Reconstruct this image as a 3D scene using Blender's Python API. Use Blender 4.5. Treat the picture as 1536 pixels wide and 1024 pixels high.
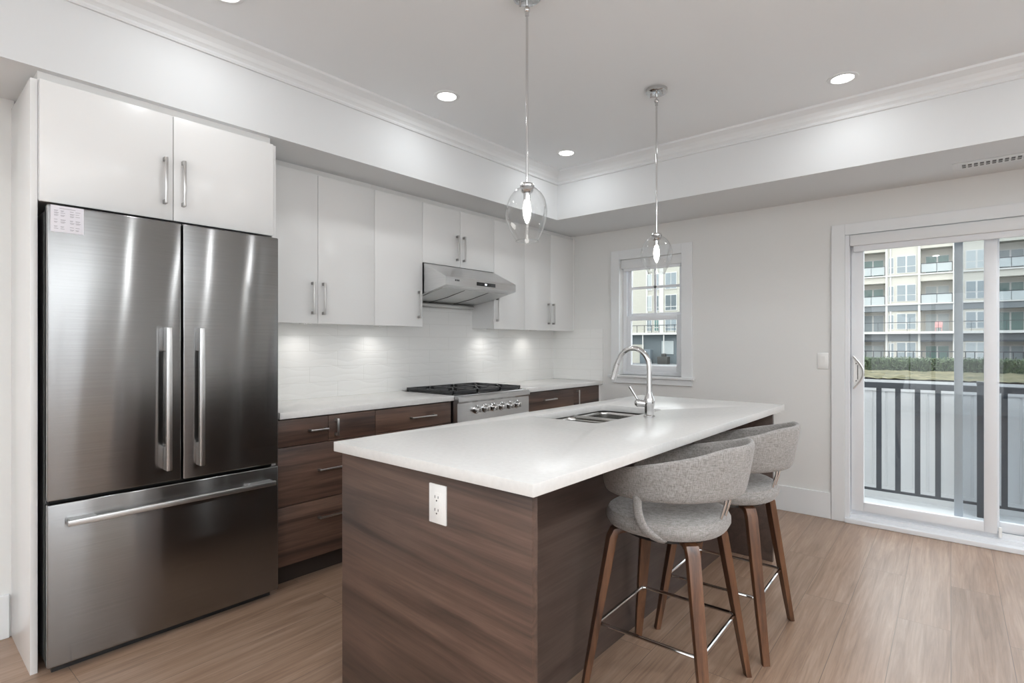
import bpy, bmesh, math, random
from mathutils import Vector, Matrix
random.seed(7)
PI = math.pi
for o in list(bpy.data.objects): bpy.data.objects.remove(o)
scene = bpy.context.scene
COL = scene.collection

# ------------------------------------------------------------------ camera
F_PX = 816.7
cam = bpy.data.cameras.new('camera'); camo = bpy.data.objects.new('camera', cam); COL.objects.link(camo)
cam.sensor_width = 36.0; cam.sensor_fit = 'HORIZONTAL'; cam.lens = F_PX / 1536 * 36
cam.shift_y = 3.0 / 1536
cam.clip_start = 0.02; cam.clip_end = 400
camo.location = (0, 0, 1.25); camo.rotation_euler = (PI / 2, 0, math.radians(40.48))
scene.camera = camo

# ------------------------------------------------------------------ world and exposure
w = bpy.data.worlds.new('world'); scene.world = w; w.use_nodes = True
bg = w.node_tree.nodes['Background']
bg.inputs[0].default_value = (0.94, 0.97, 1.0, 1)
# overcast sky: brightest overhead, dimmer at the horizon, ground glow below
_n = w.node_tree.nodes; _l = w.node_tree.links
_tc = _n.new('ShaderNodeTexCoord'); _sp = _n.new('ShaderNodeSeparateXYZ'); _mr = _n.new('ShaderNodeMapRange')
_mr.inputs['From Min'].default_value = 0.0; _mr.inputs['From Max'].default_value = 1.0; _mr.inputs['To Min'].default_value = 1.9; _mr.inputs['To Max'].default_value = 4.4
_l.new(_tc.outputs['Generated'], _sp.inputs[0]); _l.new(_sp.outputs[2], _mr.inputs[0]); _l.new(_mr.outputs[0], bg.inputs[1])
vs = scene.view_settings
vs.view_transform = 'Standard'; vs.look = 'None'; vs.exposure = 0.24; vs.gamma = 1.0; vs.use_curve_mapping = False
scene.cycles.max_bounces = 10; scene.cycles.diffuse_bounces = 6; scene.cycles.glossy_bounces = 6
scene.cycles.transparent_max_bounces = 16
scene.cycles.caustics_reflective = False; scene.cycles.caustics_refractive = False
scene.cycles.sample_clamp_indirect = 4.0

POT_W = 1.6          # watts of each ceiling downlight
ADDED_POT_W = 6.0        # unseen downlights, added for more light
BULB_W = 0.25
PUCK_W = 0.24
UP_W = 96.0           # unseen upward lamps, added to brighten the room
def lamp_area(name, parent, loc, r, power, color, spread=math.radians(150)):
    l = bpy.data.lights.new(name, 'AREA'); l.shape = 'DISK'; l.size = 2 * r; l.energy = power; l.color = color; l.spread = spread
    o = bpy.data.objects.new(name, l); COL.objects.link(o); o.parent = parent; o.location = loc
    return o
def lamp_point(name, parent, loc, r, power, color):
    l = bpy.data.lights.new(name, 'POINT'); l.shadow_soft_size = r; l.energy = power; l.color = color
    o = bpy.data.objects.new(name, l); COL.objects.link(o); o.parent = parent; o.location = loc
    return o
# daylight portals in the openings (sampling help only; emit nothing themselves)
def portal(x0, x1, y, z0, z1, inward):
    l = bpy.data.lights.new('portal', 'AREA'); l.shape = 'RECTANGLE'; l.size = x1 - x0; l.size_y = z1 - z0
    l.cycles.is_portal = True
    o = bpy.data.objects.new('daylight_portal', l); COL.objects.link(o)
    o.location = ((x0 + x1) / 2, y, (z0 + z1) / 2)
    o.rotation_euler = (PI / 2 if inward > 0 else -PI / 2, 0, 0)
    return o
portal(-0.68, 1.1, 4.62, 0.1, 1.95, -1)
portal(-2.42, -1.9, 4.62, 1.0, 1.9, -1)
portal(-1.6, 0.4, -3.62, 0.3, 2.2, 1)
portal(0.9, 2.4, -3.62, 0.3, 2.2, 1)
po = portal(-2.6, 1.0, 0, .25, 2.25, 1)
po.location = (2.71, -.8, 1.25); po.rotation_euler = (PI / 2, 0, PI / 2)

# ------------------------------------------------------------------ materials
def mat(name, col, rough=0.5, metal=0.0, **kw):
    m = bpy.data.materials.new(name); m.use_nodes = True
    b = m.node_tree.nodes['Principled BSDF']
    c = tuple(col) + (1,) if len(col) == 3 else col
    b.inputs['Base Color'].default_value = c; b.inputs['Roughness'].default_value = rough; b.inputs['Metallic'].default_value = metal
    for k, v in kw.items(): b.inputs[k.replace('_', ' ')].default_value = v
    return m
def N(m, t, **kw):
    n = m.node_tree.nodes.new(t)
    for k, v in kw.items(): setattr(n, k, v)
    return n
def L(m, a, b): m.node_tree.links.new(a, b)
def P(m): return m.node_tree.nodes['Principled BSDF']
def srgb(*c):
    return tuple((x / 255 / 12.92 if x / 255 <= 0.04045 else ((x / 255 + 0.055) / 1.055) ** 2.4) for x in c)
def coords(m, scale=(1, 1, 1), rot=(0, 0, 0), loc=(0, 0, 0), rnd=0.0):
    tc = N(m, 'ShaderNodeTexCoord'); mp = N(m, 'ShaderNodeMapping')
    mp.inputs['Scale'].default_value = scale; mp.inputs['Rotation'].default_value = rot; mp.inputs['Location'].default_value = loc
    src = tc.outputs['Object']
    if rnd:
        oi = N(m, 'ShaderNodeObjectInfo'); ml = N(m, 'ShaderNodeMath', operation='MULTIPLY'); ml.inputs[1].default_value = rnd
        L(m, oi.outputs['Random'], ml.inputs[0])
        va = N(m, 'ShaderNodeVectorMath', operation='ADD'); L(m, src, va.inputs[0]); L(m, ml.outputs[0], va.inputs[1]); src = va.outputs[0]
    L(m, src, mp.inputs[0]); return mp.outputs[0]
def noise(m, vec, scale, detail=4, rough=0.55, dist=0.0):
    n = N(m, 'ShaderNodeTexNoise'); n.inputs['Scale'].default_value = scale; n.inputs['Detail'].default_value = detail
    n.inputs['Roughness'].default_value = rough; n.inputs['Distortion'].default_value = dist
    L(m, vec, n.inputs['Vector']); return n.outputs[0]
def ramp(m, fac, stops):
    r = N(m, 'ShaderNodeValToRGB'); e = r.color_ramp.elements
    while len(e) < len(stops): e.new(0.5)
    for i, (p, c) in enumerate(stops): e[i].position = p; e[i].color = tuple(c) + (1,) if len(c) == 3 else c
    L(m, fac, r.inputs[0]); return r.outputs[0]
def mixc(m, fac, a, b, mode='MIX'):
    x = N(m, 'ShaderNodeMix', data_type='RGBA', blend_type=mode)
    for s, v in ((0, fac), (6, a), (7, b)):
        if hasattr(v, 'is_output') or isinstance(v, bpy.types.NodeSocket): L(m, v, x.inputs[s])
        else: x.inputs[s].default_value = v if s == 0 else (tuple(v) + (1,) if len(v) == 3 else v)
    return x.outputs[2]
def bump(m, h, strength=0.2, dist=0.01, target=None):
    b = N(m, 'ShaderNodeBump'); b.inputs['Strength'].default_value = strength; b.inputs['Distance'].default_value = dist
    L(m, h, b.inputs['Height']); L(m, b.outputs[0], (target or P(m)).inputs['Normal']); return b

def wood(name, along, dark, mid, light, rough=0.42, tilt=0.0, fine=1.0):
    m = mat(name, mid, rough)
    s = {'x': (0.8, 14, 14), 'y': (14, 0.8, 14), 'z': (14, 14, 0.8)}[along]
    rot = (0, tilt, 0) if along == 'x' else (tilt, 0, 0)
    def cs_(sc, rnd):
        v_ = coords(m, (1, 1, 1), rot, rnd=rnd); mp_ = N(m, 'ShaderNodeMapping'); mp_.inputs['Scale'].default_value = sc; L(m, v_, mp_.inputs[0]); return mp_.outputs[0]
    v = cs_(s, 37.0)
    a = noise(m, v, 0.9, 6, 0.6, 1.4)
    s2 = tuple(k * 6 if k > 1 else k * 3 for k in s)
    v2 = cs_(s2, 11.0)
    b = noise(m, v2, 1.6 * fine, 4, 0.7, 0.2)
    c1 = ramp(m, a, [(0.30, dark), (0.47, mid), (0.62, light), (0.78, mid)])
    c2 = ramp(m, b, [(0.32, (0.55, 0.55, 0.55)), (0.6, (1, 1, 1))])
    c = mixc(m, 0.55, c1, c2, 'MULTIPLY')
    L(m, c, P(m).inputs['Base Color']); bump(m, b, 0.06, 0.002)
    return m

M = {}
M['wall'] = mat('wall_paint', srgb(222, 222, 220), 0.85)
M['ceil'] = mat('ceiling_paint', srgb(236, 239, 241), 0.9)
M['soffit'] = mat('soffit_paint', srgb(221, 223, 224), 0.9)
M['trim'] = mat('trim_paint', srgb(226, 228, 229), 0.42)
for k in ('wall', 'ceil'):
    v = coords(M[k]); bump(M[k], noise(M[k], v, 140, 3), 0.04, 0.002)
M['gloss'] = mat('gloss_white_lacquer', srgb(230, 230, 229), 0.26, Coat_Weight=0.3, Coat_Roughness=0.16)
M['gloss_side'] = mat('white_melamine', srgb(230, 230, 229), 0.3)
M['quartz'] = mat('white_quartz', srgb(218, 217, 215), 0.25, Specular_IOR_Level=0.35)
v = coords(M['quartz']); L(M['quartz'], ramp(M['quartz'], noise(M['quartz'], v, 60, 5), [(0.3, srgb(216, 215, 213)), (0.6, srgb(221, 220, 218))]), P(M['quartz']).inputs['Base Color'])
M['wood_y'] = wood('walnut_drawer_laminate', 'y', srgb(48, 34, 28), srgb(80, 59, 49), srgb(100, 76, 63))
M['wood_x'] = wood('walnut_end_panel_laminate', 'x', srgb(48, 36, 30), srgb(76, 58, 49), srgb(94, 73, 62), tilt=-0.06)
M['wood_dark'] = wood('walnut_back_panel_laminate', 'y', srgb(56, 44, 39), srgb(70, 56, 50), srgb(80, 66, 59))
M['leg_wood'] = wood('stool_walnut', 'z', srgb(54, 32, 20), srgb(86, 56, 37), srgb(106, 72, 49), 0.32)
M['toe'] = mat('dark_toe_kick', srgb(45, 37, 33), 0.5)
M['chrome'] = mat('chrome', (0.62, 0.62, 0.62), 0.07, 1.0)
M['nickel'] = mat('brushed_nickel', (0.62, 0.61, 0.6), 0.28, 1.0)
M['nickel_dk'] = mat('nickel_post', (0.38, 0.37, 0.36), 0.35, 1.0)
M['black'] = mat('black_plastic', (0.012, 0.012, 0.012), 0.35)
M['iron'] = mat('cast_iron', (0.02, 0.02, 0.022), 0.45)
M['dgrey'] = mat('dark_grey_plastic', (0.06, 0.06, 0.06), 0.4)
M['wplast'] = mat('white_plastic', srgb(236, 236, 234), 0.3)
M['vinyl'] = mat('white_vinyl', srgb(228, 230, 233), 0.35)
M['slot'] = mat('socket_slot', (0.03, 0.03, 0.03), 0.5)
M['paper'] = mat('paper', srgb(226, 224, 230), 0.8)
M['ink'] = mat('grey_ink', srgb(160, 158, 164), 0.8)
M['rail'] = mat('black_powder_coat', srgb(38, 43, 50), 0.4)
v = coords(M['paper'])

def steel(name, base, rough, aniso, rot=0.0, streak=True, sc=(3, 3, 420)):
    m = mat(name, base, rough, 1.0); b = P(m)
    b.inputs['Anisotropic'].default_value = aniso; b.inputs['Anisotropic Rotation'].default_value = rot
    t = N(m, 'ShaderNodeTangent', direction_type='UV_MAP'); t.uv_map = 'UVMap'; L(m, t.outputs[0], b.inputs['Tangent'])
    if streak:
        v = coords(m, sc); n = noise(m, v, 1.0, 2, 0.5)
        c = ramp(m, n, [(0.3, tuple(k * 0.93 for k in base)), (0.7, tuple(min(1, k * 1.06) for k in base))]); L(m, c, b.inputs['Base Color'])
    return m
M['steel'] = steel('brushed_steel_fridge', (0.28, 0.278, 0.276), 0.19, 1.0, 0.25)
# gentle waviness of the thin door skins
m = M['steel']; _tc = N(m, 'ShaderNodeTexCoord'); _sp = N(m, 'ShaderNodeSeparateXYZ'); L(m, _tc.outputs['Object'], _sp.inputs[0])
_m = N(m, 'ShaderNodeMath', operation='MAXIMUM'); _m.inputs[1].default_value = 0.75; L(m, _sp.outputs[2], _m.inputs[0])
_s = N(m, 'ShaderNodeMath', operation='SUBTRACT'); _s.inputs[1].default_value = 1.35; L(m, _m.outputs[0], _s.inputs[0])
_a = N(m, 'ShaderNodeMath', operation='MULTIPLY'); L(m, _sp.outputs[1], _a.inputs[0]); L(m, _s.outputs[0], _a.inputs[1])
_b = N(m, 'ShaderNodeMath', operation='MULTIPLY'); _b.inputs[1].default_value = 0.060; L(m, _a.outputs[0], _b.inputs[0])
_c = N(m, 'ShaderNodeMath', operation='MULTIPLY_ADD'); _c.inputs[1].default_value = 0.003; L(m, noise(m, coords(m, (1, 1, 0.8)), 2.2, 1, 0.4), _c.inputs[0]); L(m, _b.outputs[0], _c.inputs[2])
bump(m, _c.outputs[0], 1.0, 1.0)
M['steel_l'] = steel('brushed_steel_range', (0.66, 0.66, 0.66), 0.28, 0.6, 0.25)
M['steel_sink'] = mat('sink_steel', (0.50, 0.49, 0.47), 0.24, 1.0)
M['handle'] = mat('satin_handle_steel', (0.55, 0.55, 0.545), 0.32, 1.0)

# floor planks (laid along y)
m = mat('oak_plank_floor', srgb(168, 140, 118), 0.30); M['floor'] = m
vr = coords(m, (1, 1, 1), (0, 0, math.radians(90 - 1.6)))
br = N(m, 'ShaderNodeTexBrick'); br.offset = 0.37; br.inputs['Scale'].default_value = 1.0
br.inputs['Brick Width'].default_value = 1.52; br.inputs['Row Height'].default_value = 0.19
br.inputs['Mortar Size'].default_value = 0.0013; br.inputs['Mortar Smooth'].default_value = 0.3; br.inputs['Bias'].default_value = 0.0
br.inputs['Color1'].default_value = (0, 0, 0, 1); br.inputs['Color2'].default_value = (1, 1, 1, 1); br.inputs['Mortar'].default_value = (0.5, 0.5, 0.5, 1)
L(m, vr, br.inputs['Vector'])
off = N(m, 'ShaderNodeVectorMath', operation='MULTIPLY_ADD'); off.inputs[1].default_value = (13, 7, 0)
L(m, br.outputs['Color'], off.inputs[0]); L(m, vr, off.inputs[2])
mp = N(m, 'ShaderNodeMapping'); mp.inputs['Scale'].default_value = (1.3, 22, 1); L(m, off.outputs[0], mp.inputs[0])
g1 = noise(m, mp.outputs[0], 1.3, 7, 0.68, 0.8)
mp2 = N(m, 'ShaderNodeMapping'); mp2.inputs['Scale'].default_value = (4, 110, 1); L(m, off.outputs[0], mp2.inputs[0])
g2 = noise(m, mp2.outputs[0], 1.5, 3, 0.6, 0.3)
wv = N(m, 'ShaderNodeTexWave', wave_type='RINGS'); wv.inputs['Scale'].default_value = 2.6; wv.inputs['Distortion'].default_value = 9.0; wv.inputs['Detail'].default_value = 3
wv.inputs['Detail Scale'].default_value = 0.8
mp3 = N(m, 'ShaderNodeMapping'); mp3.inputs['Scale'].default_value = (0.7, 7.5, 1); L(m, off.outputs[0], mp3.inputs[0]); L(m, mp3.outputs[0], wv.inputs['Vector'])
base = ramp(m, g1, [(0.3, srgb(124, 99, 81)), (0.5, srgb(148, 122, 103)), (0.7, srgb(166, 142, 124))])
base = mixc(m, 0.35, base, ramp(m, g2, [(0.35, (0.68, 0.66, 0.64)), (0.6, (1, 1, 1))]), 'MULTIPLY')
base = mixc(m, 0.16, base, ramp(m, wv.outputs[0], [(0.1, (0.6, 0.58, 0.56)), (0.5, (1, 1, 1))]), 'MULTIPLY')
tone = ramp(m, br.outputs['Color'], [(0.0, (0.92, 0.92, 0.92)), (1.0, (1.04, 1.03, 1.02))])
base = mixc(m, 1.0, base, tone, 'MULTIPLY')
base = mixc(m, br.outputs['Fac'], base, srgb(96, 80, 68))
L(m, base, P(m).inputs['Base Color'])
bump(m, g2, 0.05, 0.002)

# backsplash tile: rows of long tiles with raised waves
def tile_mat(name, axis):
    m = mat(name, srgb(232, 232, 230), 0.16)
    tc = N(m, 'ShaderNodeTexCoord'); sp = N(m, 'ShaderNodeSeparateXYZ'); L(m, tc.outputs['Object'], sp.inputs[0])
    cb = N(m, 'ShaderNodeCombineXYZ'); L(m, sp.outputs[axis], cb.inputs[0]); L(m, sp.outputs[2], cb.inputs[1])
    br = N(m, 'ShaderNodeTexBrick'); br.offset = 0.5; br.inputs['Scale'].default_value = 1
    br.inputs['Brick Width'].default_value = 0.40; br.inputs['Row Height'].default_value = 0.1
    br.inputs['Mortar Size'].default_value = 0.002; br.inputs['Mortar Smooth'].default_value = 0.5
    L(m, cb.outputs[0], br.inputs['Vector'])
    # waves: z + A(z) sin(k y) folded into thin ridges
    def mth(op, a, b=None, c=None):
        n = N(m, 'ShaderNodeMath', operation=op)
        for i, q in enumerate((a, b, c)):
            if q is None: continue
            if isinstance(q, bpy.types.NodeSocket): L(m, q, n.inputs[i])
            else: n.inputs[i].default_value = q
        return n.outputs[0]
    ph = mth('MULTIPLY', sp.outputs[axis], 2 * PI / 0.36)
    ph = mth('ADD', ph, mth('MULTIPLY', noise(m, cb.outputs[0], 1.1, 1), 5.0))
    amp = mth('MULTIPLY', mth('SINE', mth('MULTIPLY', sp.outputs[2], 2 * PI / 0.21)), 0.022)
    zz = mth('ADD', sp.outputs[2], mth('MULTIPLY', mth('SINE', ph), amp))
    rid = mth('ABSOLUTE', mth('SINE', mth('MULTIPLY', zz, PI / 0.052)))
    rid = mth('POWER', rid, 0.35)
    h = mth('ADD', mth('MULTIPLY', rid, 0.35), mth('MULTIPLY', br.outputs['Fac'], -0.55))
    bump(m, h, 0.26, 0.007)
    c = mixc(m, br.outputs['Fac'], srgb(232, 232, 230), srgb(222, 222, 219)); L(m, c, P(m).inputs['Base Color'])
    return m
M['tile_y'] = tile_mat('wave_tile_long_wall', 1)
M['tile_x'] = tile_mat('wave_tile_return', 0)

# woven light grey fabric
m = mat('heather_grey_fabric', srgb(170, 165, 160), 0.95, Sheen_Weight=0.2); M['fabric'] = m
va = coords(m, (1, 1, 9)); vb = coords(m, (7, 7, 1))
na = noise(m, va, 55, 4, 0.7); nb = noise(m, vb, 55, 4, 0.7)
ca = ramp(m, na, [(0.34, srgb(88, 84, 80)), (0.60, srgb(160, 156, 153))]); cb_ = ramp(m, nb, [(0.34, srgb(92, 87, 83)), (0.60, srgb(163, 159, 156))])
L(m, mixc(m, 0.5, ca, cb_), P(m).inputs['Base Color'])
ad = N(m, 'ShaderNodeMath', operation='ADD'); L(m, na, ad.inputs[0]); L(m, nb, ad.inputs[1]); bump(m, ad.outputs[0], 0.35, 0.002)

def thin_glass(name, tint=(1, 1, 1), ior=1.45, maxg=1.0, rough=0.0, add=0.0):
    m = bpy.data.materials.new(name); m.use_nodes = True; nt = m.node_tree; nt.nodes.clear()
    o = N(m, 'ShaderNodeOutputMaterial'); t = N(m, 'ShaderNodeBsdfTransparent'); g = N(m, 'ShaderNodeBsdfGlossy'); mx = N(m, 'ShaderNodeMixShader'); fr = N(m, 'ShaderNodeLayerWeight')
    t.inputs[0].default_value = tuple(tint) + (1,); g.inputs['Roughness'].default_value = rough; fr.inputs[0].default_value = 0.5; pw = N(m, 'ShaderNodeMath', operation='POWER'); pw.inputs[1].default_value = ior; L(m, fr.outputs['Facing'], pw.inputs[0])
    ml = N(m, 'ShaderNodeMath', operation='MULTIPLY_ADD'); ml.inputs[1].default_value = maxg; ml.inputs[2].default_value = add; L(m, pw.outputs[0], ml.inputs[0])
    L(m, ml.outputs[0], mx.inputs[0]); L(m, t.outputs[0], mx.inputs[1]); L(m, g.outputs[0], mx.inputs[2]); L(m, mx.outputs[0], o.inputs[0])
    return m
M['pane'] = thin_glass('window_glass', (0.97, 0.985, 0.98), 5.0, 0.7, 0.0, 0.035)
M['shade_glass'] = thin_glass('clear_blown_glass', (0.965, 0.97, 0.97), 2.6, 0.9, 0.0, 0.04)
M['screen'] = thin_glass('insect_screen_mesh', (0.80, 0.82, 0.84), 1.0, 0.0)
def emit(name, col, s):
    m = mat(name, (0.8, 0.8, 0.8), 0.5); P(m).inputs['Emission Color'].default_value = tuple(col) + (1,); P(m).inputs['Emission Strength'].default_value = s
    return m
M['led'] = emit('downlight_lens', (1, 0.98, 0.95), 6.0)
M['bulb'] = emit('bulb_glow', (1, 0.96, 0.9), 9.0)
M['display'] = emit('hood_display', (0.9, 0.95, 1.0), 1.2)

# ------------------------------------------------------------------ mesh helpers
class MB:
    def __init__(s): s.bm = bmesh.new()
    def box(s, x0, x1, y0, y1, z0, z1, bev=0.0, seg=2):
        x0, x1 = sorted((x0, x1)); y0, y1 = sorted((y0, y1)); z0, z1 = sorted((z0, z1))
        r = bmesh.ops.create_cube(s.bm, size=1.0)['verts']
        for v_ in r:
            v_.co = Vector(((v_.co.x + .5) * (x1 - x0) + x0, (v_.co.y + .5) * (y1 - y0) + y0, (v_.co.z + .5) * (z1 - z0) + z0))
        if bev > 0:
            es = list({e for v_ in r for e in v_.link_edges})
            bmesh.ops.bevel(s.bm, geom=es, offset=min(bev, 0.49 * min(x1 - x0, y1 - y0, z1 - z0)), segments=seg, profile=0.5, affect='EDGES')
        return s
    def cyl(s, p0, p1, r0, r1=None, seg=20):
        r1 = r0 if r1 is None else r1
        p0, p1 = Vector(p0), Vector(p1); d = p1 - p0
        q = d.to_track_quat('Z', 'Y').to_matrix().to_4x4()
        bmesh.ops.create_cone(s.bm, cap_ends=True, cap_tris=False, segments=seg, radius1=r0, radius2=r1, depth=d.length, matrix=Matrix.Translation((p0 + p1) / 2) @ q)
        return s
    def sphere(s, c, r, sc=(1, 1, 1), seg=20):
        bmesh.ops.create_uvsphere(s.bm, u_segments=seg, v_segments=seg // 2, radius=r, matrix=Matrix.Translation(c) @ Matrix.Diagonal((*sc, 1)))
        return s
    def lathe(s, prof, c=(0, 0, 0), seg=36, cap=False, ax=None):
        rings = []
        for r, z in prof:
            ring = []
            for i in range(seg):
                a = 2 * PI * i / seg; p = Vector((r * math.cos(a), r * math.sin(a), z))
                if ax: p = ax @ p
                ring.append(s.bm.verts.new(p + Vector(c)))
            rings.append(ring)
        for a, b in zip(rings, rings[1:]):
            for i in range(seg): s.bm.faces.new((a[i], a[(i + 1) % seg], b[(i + 1) % seg], b[i]))
        if cap:
            s.bm.faces.new(rings[0][::-1]); s.bm.faces.new(rings[-1])
        return s
    def sweep(s, pts, sect, ups=None, closed=False, scales=None):
        """sweep section (list of (a,b)) along pts"""
        pts = [Vector(p) for p in pts]; n = len(pts); rings = []
        prev = None
        for i, p in enumerate(pts):
            if closed: t = (pts[(i + 1) % n] - pts[i - 1]).normalized()
            else: t = (pts[min(i + 1, n - 1)] - pts[max(i - 1, 0)]).normalized()
            if ups: u = Vector(ups)
            else: u = prev if prev else (Vector((0, 0, 1)) if abs(t.z) < 0.9 else Vector((1, 0, 0)))
            b = t.cross(u).normalized(); u = b.cross(t).normalized(); prev = u
            k = scales[i] if scales else 1.0
            k = k if isinstance(k, tuple) else (k, k)
            rings.append([s.bm.verts.new(p + b * (q[0] * k[0]) + u * (q[1] * k[1])) for q in sect])
        m_ = len(sect)
        rr = rings + [rings[0]] if closed else rings
        for a, b in zip(rr, rr[1:]):
            for i in range(m_): s.bm.faces.new((a[i], a[(i + 1) % m_], b[(i + 1) % m_], b[i]))
        if not closed: s.bm.faces.new(rings[0][::-1]); s.bm.faces.new(rings[-1])
        return s
    def tube(s, pts, r, seg=12, closed=False, scales=None):
        return s.sweep(pts, [(r * math.cos(2 * PI * i / seg), r * math.sin(2 * PI * i / seg)) for i in range(seg)], closed=closed, scales=scales)
    def prism(s, poly, a0, a1, axis):
        """poly of 2D points extruded along axis ('x': (y,z); 'y': (x,z); 'z': (x,y))"""
        def mk(p, t): return {'x': (t, p[0], p[1]), 'y': (p[0], t, p[1]), 'z': (p[0], p[1], t)}[axis]
        A = [s.bm.verts.new(mk(p, a0)) for p in poly]; B = [s.bm.verts.new(mk(p, a1)) for p in poly]; n = len(poly)
        for i in range(n): s.bm.faces.new((A[i], A[(i + 1) % n], B[(i + 1) % n], B[i]))
        s.bm.faces.new(A[::-1]); s.bm.faces.new(B); return s
    def build(s, name, m, parent=None, smooth=True, sub=0, loc=None):
        bmesh.ops.recalc_face_normals(s.bm, faces=s.bm.faces)
        me = bpy.data.meshes.new(name)
        uv = s.bm.loops.layers.uv.new('UVMap')
        for f in s.bm.faces:
            n = f.normal; ax = max(range(3), key=lambda i: abs(n[i]))
            for l in f.loops:
                c = l.vert.co; l[uv].uv = ((c.y, c.z), (c.x, c.z), (c.x, c.y))[ax]
            f.smooth = smooth
        s.bm.to_mesh(me); s.bm.free()
        me.materials.append(m)
        o = bpy.data.objects.new(name, me); COL.objects.link(o)
        if parent: o.parent = parent
        if loc: o.location = loc
        if smooth and not sub:
            try: me.set_sharp_from_angle(angle=math.radians(35))
            except Exception: pass
        if sub:
            md = o.modifiers.new('sub', 'SUBSURF'); md.levels = sub; md.render_levels = sub
        return o
def tag(o, label=None, cat=None, group=None, kind=None):
    if label: o['label'] = label
    if cat: o['category'] = cat
    if group: o['group'] = group
    if kind: o['kind'] = kind
    return o
def thing(name, label, cat, loc=(0, 0, 0), group=None, rz=0.0):
    o = bpy.data.objects.new(name, None); COL.objects.link(o); o.location = loc; o.rotation_euler = (0, 0, rz); o.empty_display_size = 0.05
    return tag(o, label, cat, group)
def struct(name, mb, m, label=None):
    o = mb.build(name, m, smooth=False); o['kind'] = 'structure'
    if label: o['label'] = label
    return o
def copy_tree(o, parent=None):
    c = o.copy(); COL.objects.link(c); c.parent = parent
    for ch in list(o.children): copy_tree(ch, c)
    return c
def B(*a, **k): return MB().box(*a, **k)

# ------------------------------------------------------------------ room shell
WX, LX, WY, RX, FY = -3.24, -3.14, 4.437, 2.6, -3.5      # kitchen wall, left wall, far wall, right wall, wall behind
CZ, SZ, SX, SY = 2.68, 2.29, -2.69, 3.74                 # ceiling, soffit, soffit faces
struct('floor', B(WX - .1, RX + .1, FY - .15, WY + .15, -0.12, 0.0), M['floor'])
struct('ceiling', B(WX - .1, RX + .1, FY - .15, WY + .15, CZ, CZ + 0.12), M['ceil'])
struct('wall_kitchen', B(WX - .12, WX, 0.39, WY + .12, 0, CZ), M['wall'])
struct('wall_left', B(WX - .12, LX, FY - .12, 0.39, 0, CZ), M['wall'])
# far wall with window and door openings
WIN = (-2.485, -1.895, 0.965, 2.013); DOOR = (-0.703, 1.12, 0.0, 2.008)
b = MB()
b.box(WX, WIN[0], WY, WY + .15, 0, CZ); b.box(WIN[0], WIN[1], WY, WY + .15, 0, WIN[2]); b.box(WIN[0], WIN[1], WY, WY + .15, WIN[3], CZ)
b.box(WIN[1], DOOR[0], WY, WY + .15, 0, CZ); b.box(DOOR[0], DOOR[1], WY, WY + .15, DOOR[3], CZ); b.box(DOOR[1], RX, WY, WY + .15, 0, CZ)
struct('wall_back', b, M['wall'])
b = MB(); b.box(RX, RX + .12, FY - .15, -2.6, 0, CZ); b.box(RX, RX + .12, -2.6, 1.0, 0, .25); b.box(RX, RX + .12, -2.6, 1.0, 2.25, CZ); b.box(RX, RX + .12, 1.0, WY + .15, 0, CZ)
struct('wall_right', b, M['wall'])
b = MB()
for yy in (-2.6, -1.43, -.23, .94): b.box(RX + .03, RX + .09, yy, yy + .06, .25, 2.25)
b.box(RX + .03, RX + .09, -2.6, 1.0, .25, .31); b.box(RX + .03, RX + .09, -2.6, 1.0, 2.19, 2.25)
struct('window_2', b, M['vinyl'])  # unseen window, added to bring daylight in from the right
b = MB(); xs = [(-1.6, 0.4), (0.9, 2.4)]
b.box(WX, -1.6, FY - .15, FY, 0, CZ); b.box(0.4, 0.9, FY - .15, FY, 0, CZ); b.box(2.4, RX, FY - .15, FY, 0, CZ)
for x0, x1 in xs: b.box(x0, x1, FY - .15, FY, 0, 0.3); b.box(x0, x1, FY - .15, FY, 2.2, CZ)
struct('wall_front', b, M['wall'])
for i, (x0, x1) in enumerate(xs):
    b = MB()
    b.box(x0, x0 + .05, FY - .1, FY - .04, .3, 2.2); b.box(x1 - .05, x1, FY - .1, FY - .04, .3, 2.2); b.box(x0, x1, FY - .1, FY - .04, .3, .35); b.box(x0, x1, FY - .1, FY - .04, 2.15, 2.2)
    b.box((x0 + x1) / 2 - .03, (x0 + x1) / 2 + .03, FY - .1, FY - .04, .3, 2.2)
    struct('window_%d' % (i + 3), b, M['vinyl'])  # unseen windows behind the camera, added to let more daylight in
# dropped soffits
struct('soffit_kitchen', B(WX, SX, FY, WY, SZ, CZ), M['soffit'])
struct('soffit_back', B(SX, RX, SY, WY, SZ, CZ), M['soffit'])
# crown moulding profile: (out from face, z)
prof = [(0, 2.580), (0.010, 2.580), (0.014, 2.588), (0.012, 2.598), (0.018, 2.606), (0.024, 2.612), (0.030, 2.628), (0.042, 2.646), (0.058, 2.658), (0.064, 2.662), (0.072, 2.668), (0.075, 2.680), (0, 2.680)]
b = MB()
for sgn in (0, 1):
    pass
vs_ = []
path = [('y', FY), ('c', None), ('x', RX)]
rings = []
for st in range(3):
    ring = []
    for o_, z in prof:
        if st == 0: p = (SX + o_, FY, z)
        elif st == 1: p = (SX + o_, SY - o_, z)
        else: p = (RX, SY - o_, z)
        ring.append(b.bm.verts.new(p))
    rings.append(ring)
for a_, c_ in zip(rings, rings[1:]):
    for i in range(len(prof)): b.bm.faces.new((a_[i], a_[(i + 1) % len(prof)], c_[(i + 1) % len(prof)], c_[i]))
b.bm.faces.new(rings[0]); b.bm.faces.new(rings[-1])
struct('trim_1', b, M['trim'], 'white crown moulding around the raised ceiling')
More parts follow.
